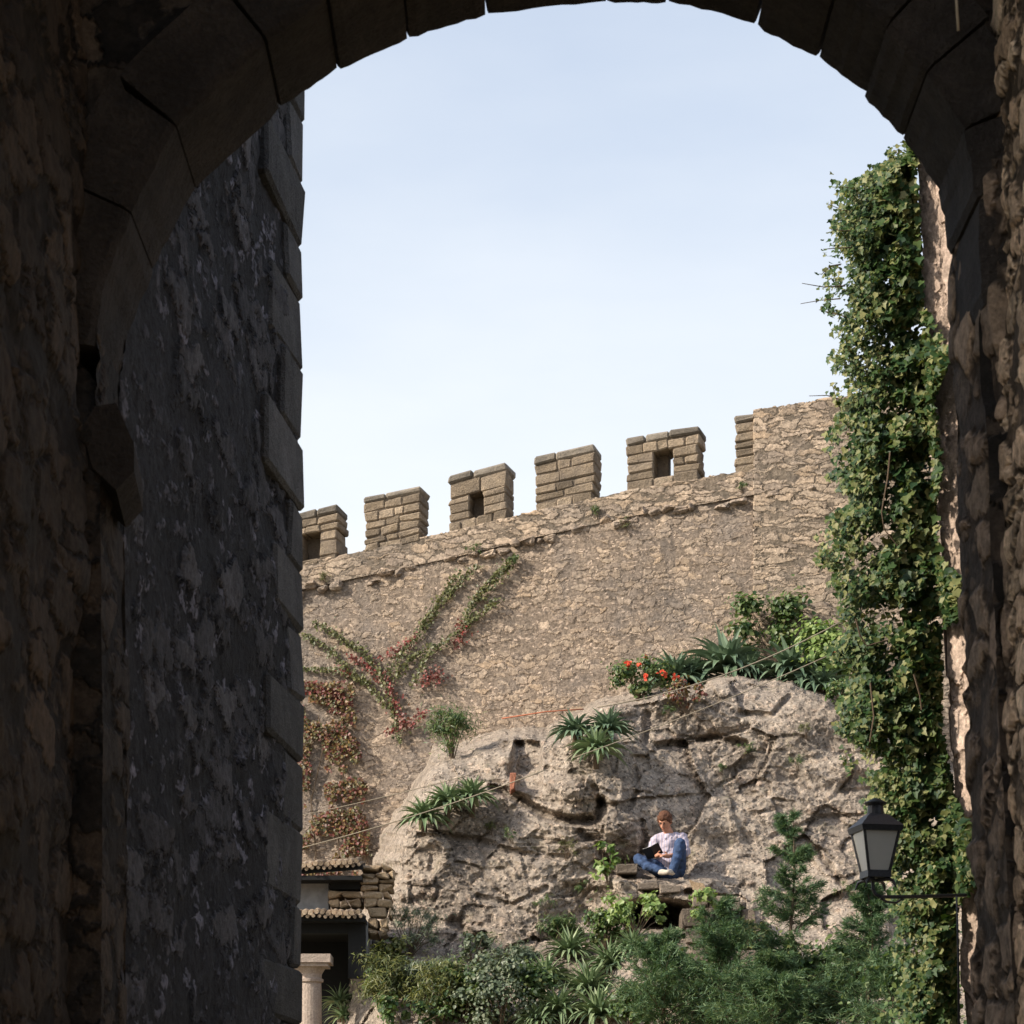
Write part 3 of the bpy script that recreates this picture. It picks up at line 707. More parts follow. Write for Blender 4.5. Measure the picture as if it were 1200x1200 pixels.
nr=np.stack([-.75+.4*u,-.8+u*0,.55+u*0],-1)
big=np.where(u>.55,1.35,1.)*np.where((py<470)&(u<.5),.85,1.)
foliage('foliage',np.stack([X,Yl,Zl],-1),nr,.039*r.uniform(.4,1.6,n)*big,M['ivy'],IV,'lobed',.5,seed=3)
# sprigs sticking out against the sky and over the wall
random.seed(21);tips=[];tn_=[]
for (x0,y0,x1,y1) in [(1010,225,978,219),(1005,250,968,238),(1000,290,965,292),(990,335,940,332),(985,350,938,356),(995,372,960,363),(1000,415,985,392),(1000,420,985,408),(990,470,948,464),(985,480,975,450),(1050,190,1040,180),(1060,185,1048,176),(985,660,960,652),(985,640,965,655),(1005,270,972,268),(1030,210,1015,203),(995,500,980,505),(990,880,998,905),(985,310,962,322),(1040,215,1038,200)]:
    a=P(x0,y0,18.1);b=P(x1,y1,18.0+random.uniform(-.2,.2));m=a.lerp(b,.5)+Vector((0,0,random.uniform(-.02,.03)))
    st=MB();st.tube([a,m,b],[.006,.004,.0025],4);st.build('sprig',M['stem'],IV)
    bare=(x1<960)
    for k in range(6 if bare else 26):
        t=random.uniform(0,.7 if bare else 1.05);q=a.lerp(b,t)+Vector((random.gauss(0,.02),random.gauss(0,.05),random.gauss(0,.025)));tips.append(q);tn_.append((-.3,-.8,.5))
foliage('sprig_leaves',tips,tn_,r.uniform(.025,.045,len(tips)),M['ivy'],IV,'lobed',.2,seed=4)
for pts in [[(1043,530),(1040,560),(1033,600),(1036,620),(1052,640)],[(1003,725),(1008,745),(1016,757),(1040,750)],[(1071,790),(1078,815),(1080,832)],[(1020,800),(1024,840),(1019,870)]]:
    st=MB();st.tube([P(x,y,17.8+.02*i) for i,(x,y) in enumerate(pts)],[.007-.0008*i for i in range(len(pts))],5);st.build('vine',M['stem'],IV)

# ---- aloes on the rock
al=[(497,962,.36,'pale','leftmost pale spiky rosette at the left edge of the rock'),(524,945,.36,'pale','pale spiky rosette second from the left on the left rock edge'),(553,938,.36,'pale','pale spiky rosette right of two others on the left rock edge'),
 (674,862,.36,'g','small spiky aloe at the left of the middle cluster of three'),(712,860,.40,'g','spiky aloe at the back right of the middle cluster'),(699,884,.42,'pale','bright pale green aloe hanging at the front of the middle cluster'),
 (790,790,0.57,'g','big dark aloe just right of the red flowers on the rock top'),(812,780,0.41,'g','smaller aloe squeezed between two big aloes on the rock top'),(852,772,0.68,'g','largest aloe with drooping leaves on top of the rock'),(926,786,0.61,'g','aloe under the upper cable near the ivy'),(962,800,0.46,'g','low aloe below the lower cable beside the ivy'),(945,752,0.49,'g','upper aloe among the leafy bushes beside the ivy'),(880,765,0.38,'g','small aloe right of the largest one on the rock top')]
for k,(x,y,rad,kind,lab) in enumerate(al):
    aloe(lab,rp(x,y,.34),rad,28,'aloey' if kind=='pale' else 'aloe',seed=k+1)
# ---- lower plants
def low(px,py,Y):
    if Y>33.3: Y=min(float(rockY(np.array([float(px)]),np.array([float(py)]))[0]),37.5)
    return P(px,py,Y)
aloe('dark upright aloe between yellowish shrubs at the lower left',low(468,1160,34.2),.4,22,'aloe',31,tilt=(0,0))
lo=[(640,1150,34.2,.42),(668,1120,34.6,.4),(690,1165,34.0,.5),(655,1190,33.7,.45),(715,1135,34.4,.42),(700,1195,33.5,.5),(742,1115,34.6,.36),(630,1200,33.6,.35)]
lb=['pale strap leaved clump at the left end of the low patch','pale strap leaved clump highest at the left of the low patch','large strap leaved clump in the middle of the low patch','strap leaved clump low at the left of the patch by the frame edge','strap leaved clump right of the middle of the low patch','large strap leaved clump at the bottom edge beside the feathery bush','strap leaved clump under the dark niche below the sitting man','smallest strap leaved clump at the bottom left of the patch']
for k,(x,y,Yd,rad) in enumerate(lo):
    aloe(lb[k],low(x,y,Yd),rad,40,'aloey',50+k,'strap leaved clumps at the foot of the rock',(0,-.1),.028,'strap_leaved_plant')
for k,(x,y) in enumerate([(398,1178),(404,1195)]):
    aloe(['green spiky plant beside the porch column','green spiky plant at the bottom edge right of the column'][k],low(x,y,33.6-.2*k),.3,22,'aloey',80+k,'spiky plants by the porch',(0,-.1),.03)
def onrock(px,py,off=.15): return rp(px,py,off)
shrub('bushy green plant growing on the broken rock left of the middle aloes',onrock(530,886,.25),.78,.72,2600,.09,'shrub',seed=2,shape='blade',clumpr=.28)
shrub('red flowering geranium at the foot of the wall left of the big aloe',onrock(748,818,.2),.62,1.15,2600,.055,'shrub','geranium','plant',seed=3,flowers=12,nclump=22,clumpr=.25)
shrub('broad leafy bush on the rock top below the wall corner',onrock(905,780,-.5),1.3,1.3,2400,.08,'shrub',seed=4)
shrub('leafy yellowish bush between the upper aloe and the ivy',onrock(968,800,.1),1.2,.8,2300,.075,'fig',seed=5)
shrub('low green bush under the cables beside the ivy',onrock(985,835,.2),.5,.6,700,.06,'shrub',seed=6)
shrub('withered reddish plant hanging on the rock edge under the red flowers',onrock(805,832,.2),.45,.6,450,.05,'autumn',seed=7)
shrub('pale leaved fig sapling sprouting left of the sitting man',onrock(714,1036,.35),.62,.5,130,.09,'fig','fig_sapling','plant','lobed',seed=8,nclump=6)
shrub('low yellow green leaves along the ledge under the sitting man',onrock(775,1062,.5),.3,1.3,420,.065,'fig','ledge_plant','plant','lobed',seed=9,nclump=16,clumpr=.45)
shrub('leafy vine hanging over the dark niche below the man',onrock(745,1095,.7),.6,1.3,620,.07,'fig','ledge_plant','plant','lobed',seed=10,nclump=14)
shrub('small leafy plant at the right end of the dark niche',onrock(825,1085,.6),.5,.6,260,.065,'fig','ledge_plant','plant','lobed',seed=11,nclump=8)
shrub('wispy green shrub on the rock above the lower left aloe',low(480,1120,34.6),.75,.9,1600,.07,'gshrub',seed=12,shape='needle' if False else 'blade',nclump=22)
shrub('yellowing shrub beside the porch at the lower left',low(452,1190,34.0),.85,.75,3000,.095,'yshrub',shape='blade',nclump=24,seed=13)
shrub('yellow leaved shrub right of the lower left aloe',low(515,1200,33.9),.85,.95,3000,.09,'yshrub',shape='blade',seed=14,nclump=26)
shrub('grey green bush at the bottom between the yellow shrub and strap leaves',low(585,1215,33.8),1.15,1.1,3000,.05,'gshrub',seed=15,nclump=24)
shrub('small grey green bush left of the strap leaved patch',low(555,1130,34.8),.45,.6,700,.05,'gshrub',seed=16)
shrub('dark olive bush at the very bottom left of centre',low(480,1215,33.4),.6,1.2,1500,.055,'shrub',seed=17)
shrub('leafy bush at the foot of the ivy at the bottom right',Vector((P(1075,1225,24).x,24,1.5)),2.5,.9,2600,.05,'shrub',seed=18)
shrub('green leafy mass filling the bottom right of centre',low(960,1225,32.8),1.3,1.9,4200,.07,'shrub',seed=19,nclump=34)
shrub('dense green bush under the broken blocks',low(820,1215,33.4),1.15,1.4,2800,.07,'shrub',seed=20,nclump=26)
for k,(x,y,Yd,h,w,mt,shp,lab) in enumerate([(446,1168,34.3,.55,.5,'shrub','leaf','green bush just right of the dark porch opening'),(455,1130,34.8,.5,.5,'yshrub','leaf','small yellow bush on the low rock by the block wall'),(500,1165,34.3,.6,.8,'gshrub','blade','thin grassy bush between the two yellow shrubs'),(545,1185,34.0,.8,.8,'shrub','leaf','olive green bush left of the grey green bush'),(600,1140,34.9,.5,.9,'gshrub','blade','grassy clump on the lower rock above the grey green bush'),(620,1180,34.2,.7,.6,'shrub','leaf','green bush between grey green bush and strap leaves'),(660,1090,35.2,.4,.7,'shrub','blade','grassy tufted bush at the top left of the strap leaves'),(710,1100,35.1,.55,.7,'shrub','leaf','leafy bush rising behind the strap leaved patch'),(880,1110,34.4,.5,.6,'yshrub','leaf','small yellow green bush among the broken blocks'),(990,1160,33.0,.7,.9,'shrub','leaf','leafy bush between the two tall feathery trees'),(740,1195,33.2,.6,.9,'shrub','leaf','green bush low between strap leaves and feathery bush')]):
    shrub(lab,low(x,y+12,Yd),h,w,int(2600*h*w/.5),.055 if shp=='leaf' else .1,mt,'bush','shrub',shp,seed=120+k,nclump=18,clumpr=.26)
# small tufts rooted in wall and rock
tufts=[(735,622,.2,'w','tuft of grass in the joints under the fourth battlement'),(556,652,.2,'w','green tuft high on the wall under the loophole battlement'),(604,664,.16,'w','tuft at the tip of the tallest creeper stem'),(380,682,.18,'w','tuft on the wall beside the gate tower'),(870,576,.13,'w','tuft near the foot of the wall corner'),(700,606,.15,'w','tiny tuft left of the tuft under the fourth battlement'),
 (945,862,.2,'r','small green cushion on the rock near the ivy'),(935,900,.18,'r','small green cushion in a rock crack left of the ivy'),(600,985,.2,'r','mossy tuft in the ledge crack left of the sitting man'),(665,1005,.25,'r','mossy tuft at the corner of the low rock block'),(780,840,.2,'r','twiggy tuft on the pale rock edge'),(872,885,.22,'r','dry tuft in the rock hollow'),(575,975,.15,'r','thin grassy tuft under the left rosettes'),(985,1050,.2,'r','tuft in the rock fork left of the lamp bracket'),(845,905,.12,'r','thin tuft left of the rock hollow'),(1000,870,.2,'r','green tuft beside the ivy edge on the rock'),(640,1070,.25,'r','weedy tuft on the lower rock left of the niche'),(690,1050,.25,'r','weedy tuft just below the fig sapling')]
for k,(x,y,s,w,lab) in enumerate(tufts):
    p=PW(x,y,.08) if w=='w' else rp(x,y,.1)
    shrub(lab,p,s,s*1.6,160,.06,'shrub' if k%3 else 'creepg','tuft','plant','blade',seed=40+k,nclump=6,group='small tufts rooted in the stone',clumpr=.35,stemr=.004)

# ---- feathery young trees
def feather(label,base,h,spread,seed,n=26,lean=(0,0),dens=1.,cone=1.):
    r=random.Random(seed);base=Vector(base);root=thing('feathery_tree',label,'tree',tuple(base),'feathery young trees below the rock')
    tr=MB();top=base+Vector((lean[0],lean[1],h))
    tp=[base.lerp(top,t)+Vector((math.sin(t*5+seed)*.03*h,0,0)) for t in (0,.25,.5,.75,1)]
    tr.tube(tp,[.03*h/2,.022*h/2,.016*h/2,.01*h/2,.004],6);tr.build('trunk',M['stem'],root)
    br=MB();C=[];Dn=[];Sz=[]
    for k in range(n):
        t=r.uniform(.08,1.);p=base.lerp(top,t);a=r.uniform(0,6.283);L=spread*(1.05-t**cone)*r.uniform(.55,1.1)+.1
        d=Vector((math.cos(a),math.sin(a),r.uniform(.5,1.3))).normalized()
        pts=[p];q=p.copy()
        for s in range(5):
            q=q+d*(L/5);d=(d+Vector((0,0,-.09))+Vector((r.gauss(0,.06),r.gauss(0,.06),0))).normalized();pts.append(q.copy())
        br.tube(pts,[.008,.007,.006,.005,.003,.002],4)
        for s in range(1,6):
            for w in range(4):
                # drooping side twigs with needles
                tp_=pts[s-1].lerp(pts[s],r.random());dd=(d+Vector((r.gauss(0,.7),r.gauss(0,.7),r.gauss(-.1,.35)))).normalized();tl=L*.32*r.uniform(.5,1.2)
                for m in range(int(15*dens)):
                    f=r.random();c=tp_+dd*tl*f+Vector((0,0,-.25*tl*f*f))
                    o=Vector((r.gauss(0,1),r.gauss(0,1),r.gauss(0,1)))*.012;C.append(c+o);x=dd+Vector((r.gauss(0,.55),r.gauss(0,.55),r.gauss(0,.55)));Dn.append(x.normalized());Sz.append(r.uniform(.05,.1))
    br.build('branches',M['stem'],root)
    C=np.array(C);D=np.array(Dn);Sz=np.array(Sz);n_=len(C)
    rg=np.random.default_rng(seed);sd=np.cross(D,rg.normal(0,1,(n_,3)));sd/=np.linalg.norm(sd,axis=1)[:,None]
    V=np.stack([C-sd*.006,C+sd*.006,C+D*Sz[:,None]],1).reshape(-1,3);Fc=np.arange(n_*3).reshape(-1,3)
    mk('foliage',V,Fc,M['feather'],root)
    return root
feather('tallest feathery young tree with thin top in front of the pale rock',low(942,1240,32.6),3.05,.95,3,64,(-.22,0),1.2,.75)
feather('feathery tree at the left of the tall one reaching over the broken blocks',low(850,1235,32.4),1.9,1.2,4,54,(-.1,0),1.2)
feather('dark feathery tree under the lamp at the right',low(1015,1230,31.8),2.0,.9,5,54,(.05,0),1.2)
feather('low feathery bush at the bottom centre beside the strap leaves',low(775,1235,32.6),1.5,1.15,6,54,(0,0),1.3)
feather('low feathery bush at the bottom below the tall tree',low(905,1250,31.5),1.3,1.2,7,50,(0,0),1.3)
feather('feathery bush at the bottom right in front of the ivy foot',low(1050,1245,30.5),1.3,.8,8,44,(0,0),1.2)

# ---- creepers on the wall
def creeper(root,lines,mat,nper,size,name,spread=.035,seed=0,stem=True):
    r=np.random.default_rng(seed);st=MB();C=[]
    for pts,wd in lines:
        w=[PW(x,y,.09) for x,y in pts]
        if stem: st.tube(w,.008,4)
        for a,b in zip(pts[:-1],pts[1:]):
            L=math.hypot(b[0]-a[0],b[1]-a[1])
            for k in range(int(L*nper*wd)):
                t=r.random();wd_=wd*r.uniform(.2,2.4);x=a[0]+(b[0]-a[0])*t+r.normal(0,1.9*wd_);y=a[1]+(b[1]-a[1])*t+r.normal(0,1.7*wd)
                C.append(PW(x,y,.07+abs(r.normal(0,spread))))
    if stem: st.build('stems',M['stem'],root)
    foliage(name,C,np.tile([-.3,-1,.3],(len(C),1)),size*r.uniform(.6,1.3,len(C)),M[mat],root,'leaf',seed=seed)
CR=thing('creeper','fan shaped green and red creeper spreading up the wall left of centre','creeper',tuple(PW(465,880)))
creeper(CR,[([(356,745),(385,760),(410,785),(432,802)],1.2),([(370,730),(400,748),(430,768),(450,795),(462,830),(470,870)],1.2),([(458,790),(470,768),(490,748),(500,728),(520,700),(540,672)],1.),([(462,800),(475,780),(490,768),(510,756)],1.),([(485,805),(500,772),(520,755),(545,738),(565,720),(588,704)],1.),([(545,738),(553,712),(575,688),(606,655)],1.3),([(497,738),(515,714),(545,680),(562,664)],1.),([(356,785),(400,788),(432,802),(455,830)],1.),([(556,705),(578,680),(598,665)],1.)],'creepg',2.3,.05,'green_leaves',seed=1)
creeper(CR,[([(356,808),(380,812),(405,822),(395,835)],2.2),([(445,775),(470,762),(492,745)],1.3),([(452,790),(462,815),(466,835),(475,850),(490,845)],1.8),([(540,728),(547,742),(535,758)],1.8),([(495,805),(515,785),(512,800)],1.9),([(400,782),(412,795)],1.6),([(455,860),(480,850),(500,835)],1.4),([(410,770),(440,790),(455,800)],1.4)],'creepr',1.5,.048,'red_leaves',seed=2,stem=False)
CL=thing('creeper','thick patch of autumn coloured creeper on the low wall beside the gate tower','creeper',tuple(PW(390,1000)))
r=np.random.default_rng(9);C=[]
while len(C)<4200:
    x=r.uniform(350,470);y=r.uniform(800,1045)
    f=fbm(np.array(x/22),np.array(y/22),3,60)
    lim=np.interp(y,[805,900,1000,1045],[412,425,436,470])
    if x<lim+20*(f-.5) and f>.45: C.append(PW(x,y,.08+abs(r.normal(0,.06))))
foliage('foliage',C,np.tile([-.3,-1,.4],(len(C),1)),.055*r.uniform(.6,1.3,len(C)),M['autumn'],CL,'leaf',seed=6)
st=MB()
for a in [[(365,1050),(372,1000),(366,940),(380,880),(375,840)],[(400,1045),(398,980),(405,920),(398,860)],[(440,1045),(430,1000),(415,950)]]: st.tube([PW(x,y,.08) for x,y in a],.012,5)
st.build('stems',M['stem'],CL)

# ------------------------------------------------------------------ cables
def cable(label,pts,rad,mat,cat='cable',name='cable'):
    mb=MB();mb.tube(pts,rad*.55,6);return tag(mb.build(name,M[mat],None,True),label,cat)
def sag(a,b,s,n=12): return [a.lerp(b,i/n)+Vector((0,0,-s*4*(i/n)*(1-i/n))) for i in range(n+1)]
cable('pale upper cable running down left from the ivy over the aloes',sag(P(990,726,37.6),P(700,829,37.0),.18),.016,'rope')
cable('pale lower cable with red end crossing the aloe beside the ivy',sag(P(982,763,37.2),P(672,888,36.4),.05),.013,'rope')
cable('red end clip of the lower cable at the ivy',[P(976,766,37.18),P(984,762,37.2)],.03,'redrope','clip','clip')
cable('thin cable sloping across the low creeper patch, lower one',sag(P(640,902,36.0),P(340,997,36.2),.06),.014,'rope')
cable('thin cable sloping across the creeper patch, upper one',sag(P(560,905,36.6),P(340,958,36.8),.03),.011,'rope')
cable('short rusty red pipe lying along the foot of the wall',[P(588,842,38.6),P(640,834,38.6),P(684,831,38.5)],.018,'redrope','pipe','pipe')

# ------------------------------------------------------------------ blocks and ruins near the sitter
def blocks(label,rows,Y,mat,name='stone_block_pile',cat='stones',seed=0):
    random.seed(seed);mb=MB()
    for (x0,x1,y0,y1) in rows:
        Y=float(np.min(rockY(np.array([x0,x1,(x0+x1)/2,x0,x1]),np.array([y0,y0,(y0+y1)/2,y1,y1]))))-.12
        a=P(x0,y1,Y);b=P(x1,y1,Y);c=P(x0,y0,Y)
        mb.stone(a+Vector((0,random.uniform(-.08,.08),0)),b-a+Vector((0,random.uniform(-.08,.08),0)),Vector((0,.8,0)),c-a,.02,.014)
    return tag(mb.build(name,M[mat]),label,cat)
blocks('broken stepped stone blocks at the right below the sitting man',[(812,830,1046,1062),(832,868,1050,1068),(800,835,1064,1086),(838,866,1070,1092),(870,884,1066,1084),(805,842,1088,1104),(846,884,1094,1112),(812,850,1106,1128),(868,900,1086,1104),(852,890,1114,1134)],35.2,'slab',seed=4)
QY=float(rockY(np.array([818.]),np.array([1046.]))[0])-.25
mb=MB();prism(mb,[P(807,1030,QY),P(815,1034,QY),P(824,1035,QY),P(829,1043,QY),P(822,1047,QY),P(812,1043,QY)],(.03,.25,.02))
tag(mb.build('loose_stone',M['ochre']),'small ochre yellow stone lying right of the sitting man','stone')
tag(blocks('x',[(598,604,906,926)],36.75,'brick','brick','brick',7),'upright red brick in the recess of the rock','brick')
random.seed(8);mb=MB();yy=1012
while yy<1096:
    hh=random.uniform(7,13);xl=424 if yy<1040 else (385 if yy<1060 else 431);xx=xl;xe=461-(yy-1012)*.12
    while xx<xe:
        ww=min(random.uniform(9,24),xe-xx+3);a=P(xx,yy+hh,36.35)
        mb.stone(a+Vector((0,random.uniform(-.03,.03),0)),Vector(((ww-1)*.01168,0,random.uniform(-.012,.012))),Vector((0,.5,0)),Vector((0,0,(hh-1)*.01168)),.026,.02);xx+=ww
    yy+=hh
mb.build('low_block_wall',M['ochre']);tag(bpy.data.objects['low_block_wall'],'ochre rubble block wall between the porch roofs and the rock','wall')
blocks('flat ledge slabs at the foot of the sitting man',[(748,772,1034,1041),(774,800,1036,1046),(722,746,1012,1024)],35.6,'slab',seed=9)

# ------------------------------------------------------------------ porch at the lower left
PO=thing('porch','small dark porch with two mossy tile eaves and a stone column at the lower left','porch',tuple(P(390,1400,36.3)))
def pb(name,x0,x1,y0,y1,Ya,Yb,mat,sl=0.):
    mb=MB();a=P(x0,y1,Ya);b=P(x1,y1,Ya);z1=P(x0,y0,Ya).z
    c=[(a.x,Ya,a.z),(b.x,Ya,a.z+sl),(b.x,Yb,a.z+sl),(a.x,Yb,a.z),(a.x,Ya,z1),(b.x,Ya,z1+sl),(b.x,Yb,z1+sl),(a.x,Yb,z1)]
    mb.hexa([Vector(q) for q in c]);return mb.build(name,M[mat],PO)
pb('upper_wall',250,385,1026,1070,36.50,36.90,'plaster')
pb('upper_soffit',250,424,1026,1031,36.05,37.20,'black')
pb('upper_eave_shade',386,422,1031,1042,36.40,36.70,'black')  # solid black block painted as the shade under the upper eave
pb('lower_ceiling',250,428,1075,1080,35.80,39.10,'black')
pb('back_wall',250,432,1080,1320,38.70,39.00,'black')  # coloured black to paint the dark porch interior
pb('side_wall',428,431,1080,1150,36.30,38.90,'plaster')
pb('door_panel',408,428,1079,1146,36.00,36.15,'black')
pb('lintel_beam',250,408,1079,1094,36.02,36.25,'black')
def eave(name,x0,x1,y0,y1,Ya,Yb,rise):
    random.seed(x0);mb=MB();a=P(x0,y0,Ya);b=P(x1,y1,Ya);n=max(3,int((b.x-a.x)/.08));d=(b-a)/n
    for k in range(n):
        for q,rr in ((0,.036),(.5,.026)):
            p=a+d*(k+q)+Vector((0,random.uniform(-.04,.03),random.uniform(-.012,.012)+(.05 if q==0 else 0)));e=p+Vector((0,Yb-Ya,rise))
            mb.tube([p,p.lerp(e,.5)+Vector((0,0,.01)),e],[rr,rr*.92,rr*.85],12)
    mb.build(name,M['tile'],PO)
    mb=MB();mb.hexa([a+Vector((0,.1,-.06)),b+Vector((0,.1,-.06)),b+Vector((0,Yb-Ya,rise-.06)),a+Vector((0,Yb-Ya,rise-.06)),a+Vector((0,.1,-.0)),b+Vector((0,.1,0)),b+Vector((0,Yb-Ya,rise)),a+Vector((0,Yb-Ya,rise))]);mb.build(name+'_board',M['black'],PO)
eave('upper_tile_eave',260,424,1025,1013,36.00,36.90,.14)
eave('lower_tile_eave',260,426,1072,1074,35.60,36.20,.08)
c=P(363,1400,35.90);z=lambda py:P(0,py,35.90).z
mb=MB();R0=.17
mb.lathe([(R0,-.1),(R0*.98,z(1165)),(R0*.95,z(1152)),(R0*1.12,z(1151)),(R0*1.15,z(1148)),(R0*.98,z(1146.5)),(R0*1.0,z(1142)),(R0*1.45,z(1131)),(R0*1.5,z(1130))],(c.x,35.90,0),24)
mb.box(c.x-.31,c.x+.31,35.90-.31,35.90+.31,z(1129.8),z(1120))
mb.build('column',M['column'],PO)
mb=MB()
for yy in (1130,): mb.box(c.x-.27,c.x+.27,35.63,36.17,z(1134),z(1130))
mb.build('capital_neck',M['column'],PO)

# ------------------------------------------------------------------ street lamp on the ivy
LY=17.15;sc=LY/F
Lc=P(1026,1052,LY);LP=thing('wall_lantern','old black four sided street lantern on an iron bracket by the ivy','street lamp',tuple(Lc))
def Lz(py): return P(0,py,LY).z
rz=Matrix.Rotation(R(12),4,'Z');cx=P(1026,0,LY).x
def ring(w,z): return [Vector((cx,LY,0))+ (rz@Vector((sx*w,sy*w,0)))+Vector((0,0,z)) for sx,sy in ((-1,-1),(1,-1),(1,1),(-1,1))]
def frust(mb,w0,z0,w1,z1): mb.hexa(ring(w0,z0)+ring(w1,z1))
wt,wb=22*sc,12.6*sc;zt_,zb_=Lz(972),Lz(1023)
mb=MB()
for s in range(4):
    a0,b0=ring(wb,zb_)[s],ring(wt,zt_)[s];mb.tube([a0,b0],.011,5)
frust(mb,wb+.012,Lz(1029),wb+.010,Lz(1021));frust(mb,wt+.012,Lz(976),wt+.022,Lz(970))
mb.build('frame',M['iron'],LP)
for s in range(4):
    A,B=ring(wb,zb_),ring(wt,zt_);s2=(s+1)%4
    f4=[A[s],A[s2],B[s2],B[s]];cen=sum(f4,Vector())/4;nrm=(f4[1]-f4[0]).cross(f4[3]-f4[0]).normalized()
    f4=[cen+(q-cen)*.93 for q in f4];mb=MB();prism(mb,f4,tuple(-nrm*.004));mb.build('glass_pane',M['glass'],LP)
mb=MB();frust(mb,wt+.02,Lz(969.5),wt*.93,Lz(964));frust(mb,wt*.9,Lz(964),wt*.62,Lz(957));frust(mb,wt*.6,Lz(957),wt*.5,Lz(955));mb.build('roof',M['iron'],LP)
mb=MB();mb.lathe([(10*sc,Lz(955)),(9*sc,Lz(944)),(12*sc,Lz(943.5)),(13.5*sc,Lz(941)),(8*sc,Lz(938)),(2*sc,Lz(935.5))],(cx,LY,0),16);mb.build('chimney',M['iron'],LP,False)
for s in range(4):
    a=ring(wb*.95,Lz(1029))[s];d=(a-Vector((cx,LY,a.z))).normalized()
    mb=MB();mb.tube([Vector((cx,LY,Lz(1032))),a+Vector((0,0,-.012)),a+d*.03+Vector((0,0,-.025)),a+d*.055+Vector((0,0,-.075))],[.012,.014,.012,.004],5);mb.build('claw',M['iron'],LP)
mb=MB();mb.tube([P(1023,1028,LY),P(1023,1042,LY),P(1026,1048,LY),P(1032,1051,LY),P(1060,1051,LY+.1),P(1100,1050,LY+.35),P(1132,1049,LY+.5)],[.013]*7,8)
mb.tube([P(1032,1053,LY),P(1040,1057,LY),P(1050,1058,LY+.05),P(1058,1053,LY+.1)],.008,6);mb.build('bracket',M['iron'],LP)
cable('thin dark pipe running down the sunlit corner below the lantern',[P(1121,1050,17.35),P(1123,1120,17.35),P(1124,1240,17.35)],.014,'iron','pipe','drain_pipe')
cable('short pale rod hanging at the top right of the arch',[P(1119.5,-30,10.25),P(1121,5,10.25),P(1123,36,10.25)],.012,'rope','rod','rod')

# ------------------------------------------------------------------ person
SY=37.55
so=P(785,1030,SY)
PE=thing('person','person in a pale striped shirt and blue jeans sitting on the rock reading','person',tuple(so))
def capsule(mb,a,b,ra,rb,n=12):
    a,b=Vector(a),Vector(b);d=(b-a).normalized();ref=Vector((0,0,1)) if abs(d.z)<.9 else Vector((1,0,0))
    u=d.cross(ref).normalized();w=d.cross(u);V=[a-d*ra];rings=[]
    for t in (-60,-30,0): rings.append((a+d*ra*math.sin(R(t)),ra*math.cos(R(t))))
    for t in (0,30,60): rings.append((b+d*rb*math.sin(R(t)),rb*math.cos(R(t))))
    for c_,q in rings:
        for k in range(n): V.append(c_+(u*math.cos(6.2832*k/n)+w*math.sin(6.2832*k/n))*q)
    V.append(b+d*rb);Fc=[(0,1+(k+1)%n,1+k) for k in range(n)]
    for i in range(5):
        for k in range(n): Fc.append((1+i*n+k,1+i*n+(k+1)%n,1+(i+1)*n+(k+1)%n,1+(i+1)*n+k))
    e=len(V)-1;Fc+=[(e,1+5*n+k,1+5*n+(k+1)%n) for k in range(n)]
    mb.add([v+so for v in V],Fc)
def chain(mb,pts,rs):
    for i in range(len(pts)-1): capsule(mb,pts[i],pts[i+1],rs[i],rs[i+1])
def fleshy(mb,name,mat,vox,parent=PE,it=4):
    o=mb.build(name,M[mat],parent,True)
    m=o.modifiers.new('remesh','REMESH');m.mode='VOXEL';m.voxel_size=vox;m.use_smooth_shade=True
    s=o.modifiers.new('smooth','SMOOTH');s.iterations=it;s.factor=.5
    if mat in ('shirt','denim','hair'):
        tx=bpy.data.textures.new(name+'_folds','CLOUDS');tx.noise_scale={'shirt':.075,'denim':.07,'hair':.03}[mat];tx.noise_depth=2
        d=o.modifiers.new('folds','DISPLACE');d.texture=tx;d.texture_coords='LOCAL';d.strength={'shirt':.05,'denim':.04,'hair':.03}[mat];d.mid_level=.5
    return o
hd=Vector((-.045,-.13,.77))
bd=MB()
fw=Vector((-.25,-.8,-.55)).normalized()      # gaze, down at the book
upv=Vector((-.1,-.5,.86)).normalized()
rt=fw.cross(upv).normalized();upv=rt.cross(fw)
capsule(bd,hd+upv*.035-fw*.015,hd-upv*.025+fw*.01,.094,.078,16)
capsule(bd,hd-upv*.06+fw*.04,hd-upv*.085+fw*.055,.05,.035)      # jaw and chin
capsule(bd,hd+fw*.085+upv*.01,hd+fw*.11-upv*.025,.011,.017,8)    # nose
for s in (-1,1):
    capsule(bd,hd+rt*s*.088+upv*.015,hd+rt*s*.09-upv*.02,.016,.012,8) # ears
    capsule(bd,hd+fw*.078+rt*s*.035+upv*.03,hd+fw*.08+rt*s*.02+upv*.03,.014,.012,8) # brow
capsule(bd,hd+fw*.085+rt*-.018-upv*.055,hd+fw*.085+rt*.018-upv*.055,.01,.01,8) # lips
chain(bd,[(-.03,-.085,.70),(0,-.04,.60),(0,0,.45),(0,.03,.15)],[.058,.07,.12,.13])
eL,eR=(-.25,-.1,.335),(.235,-.09,.32)
hL,hR=Vector((-.10,-.345,.285)),Vector((.02,-.36,.27))
chain(bd,[(-.17,-.04,.54),eL,tuple(hL+Vector((-.03,.05,.01)))],[.05,.042,.03])
chain(bd,[(.18,-.04,.54),eR,tuple(hR+Vector((.04,.05,.01)))],[.05,.042,.03])
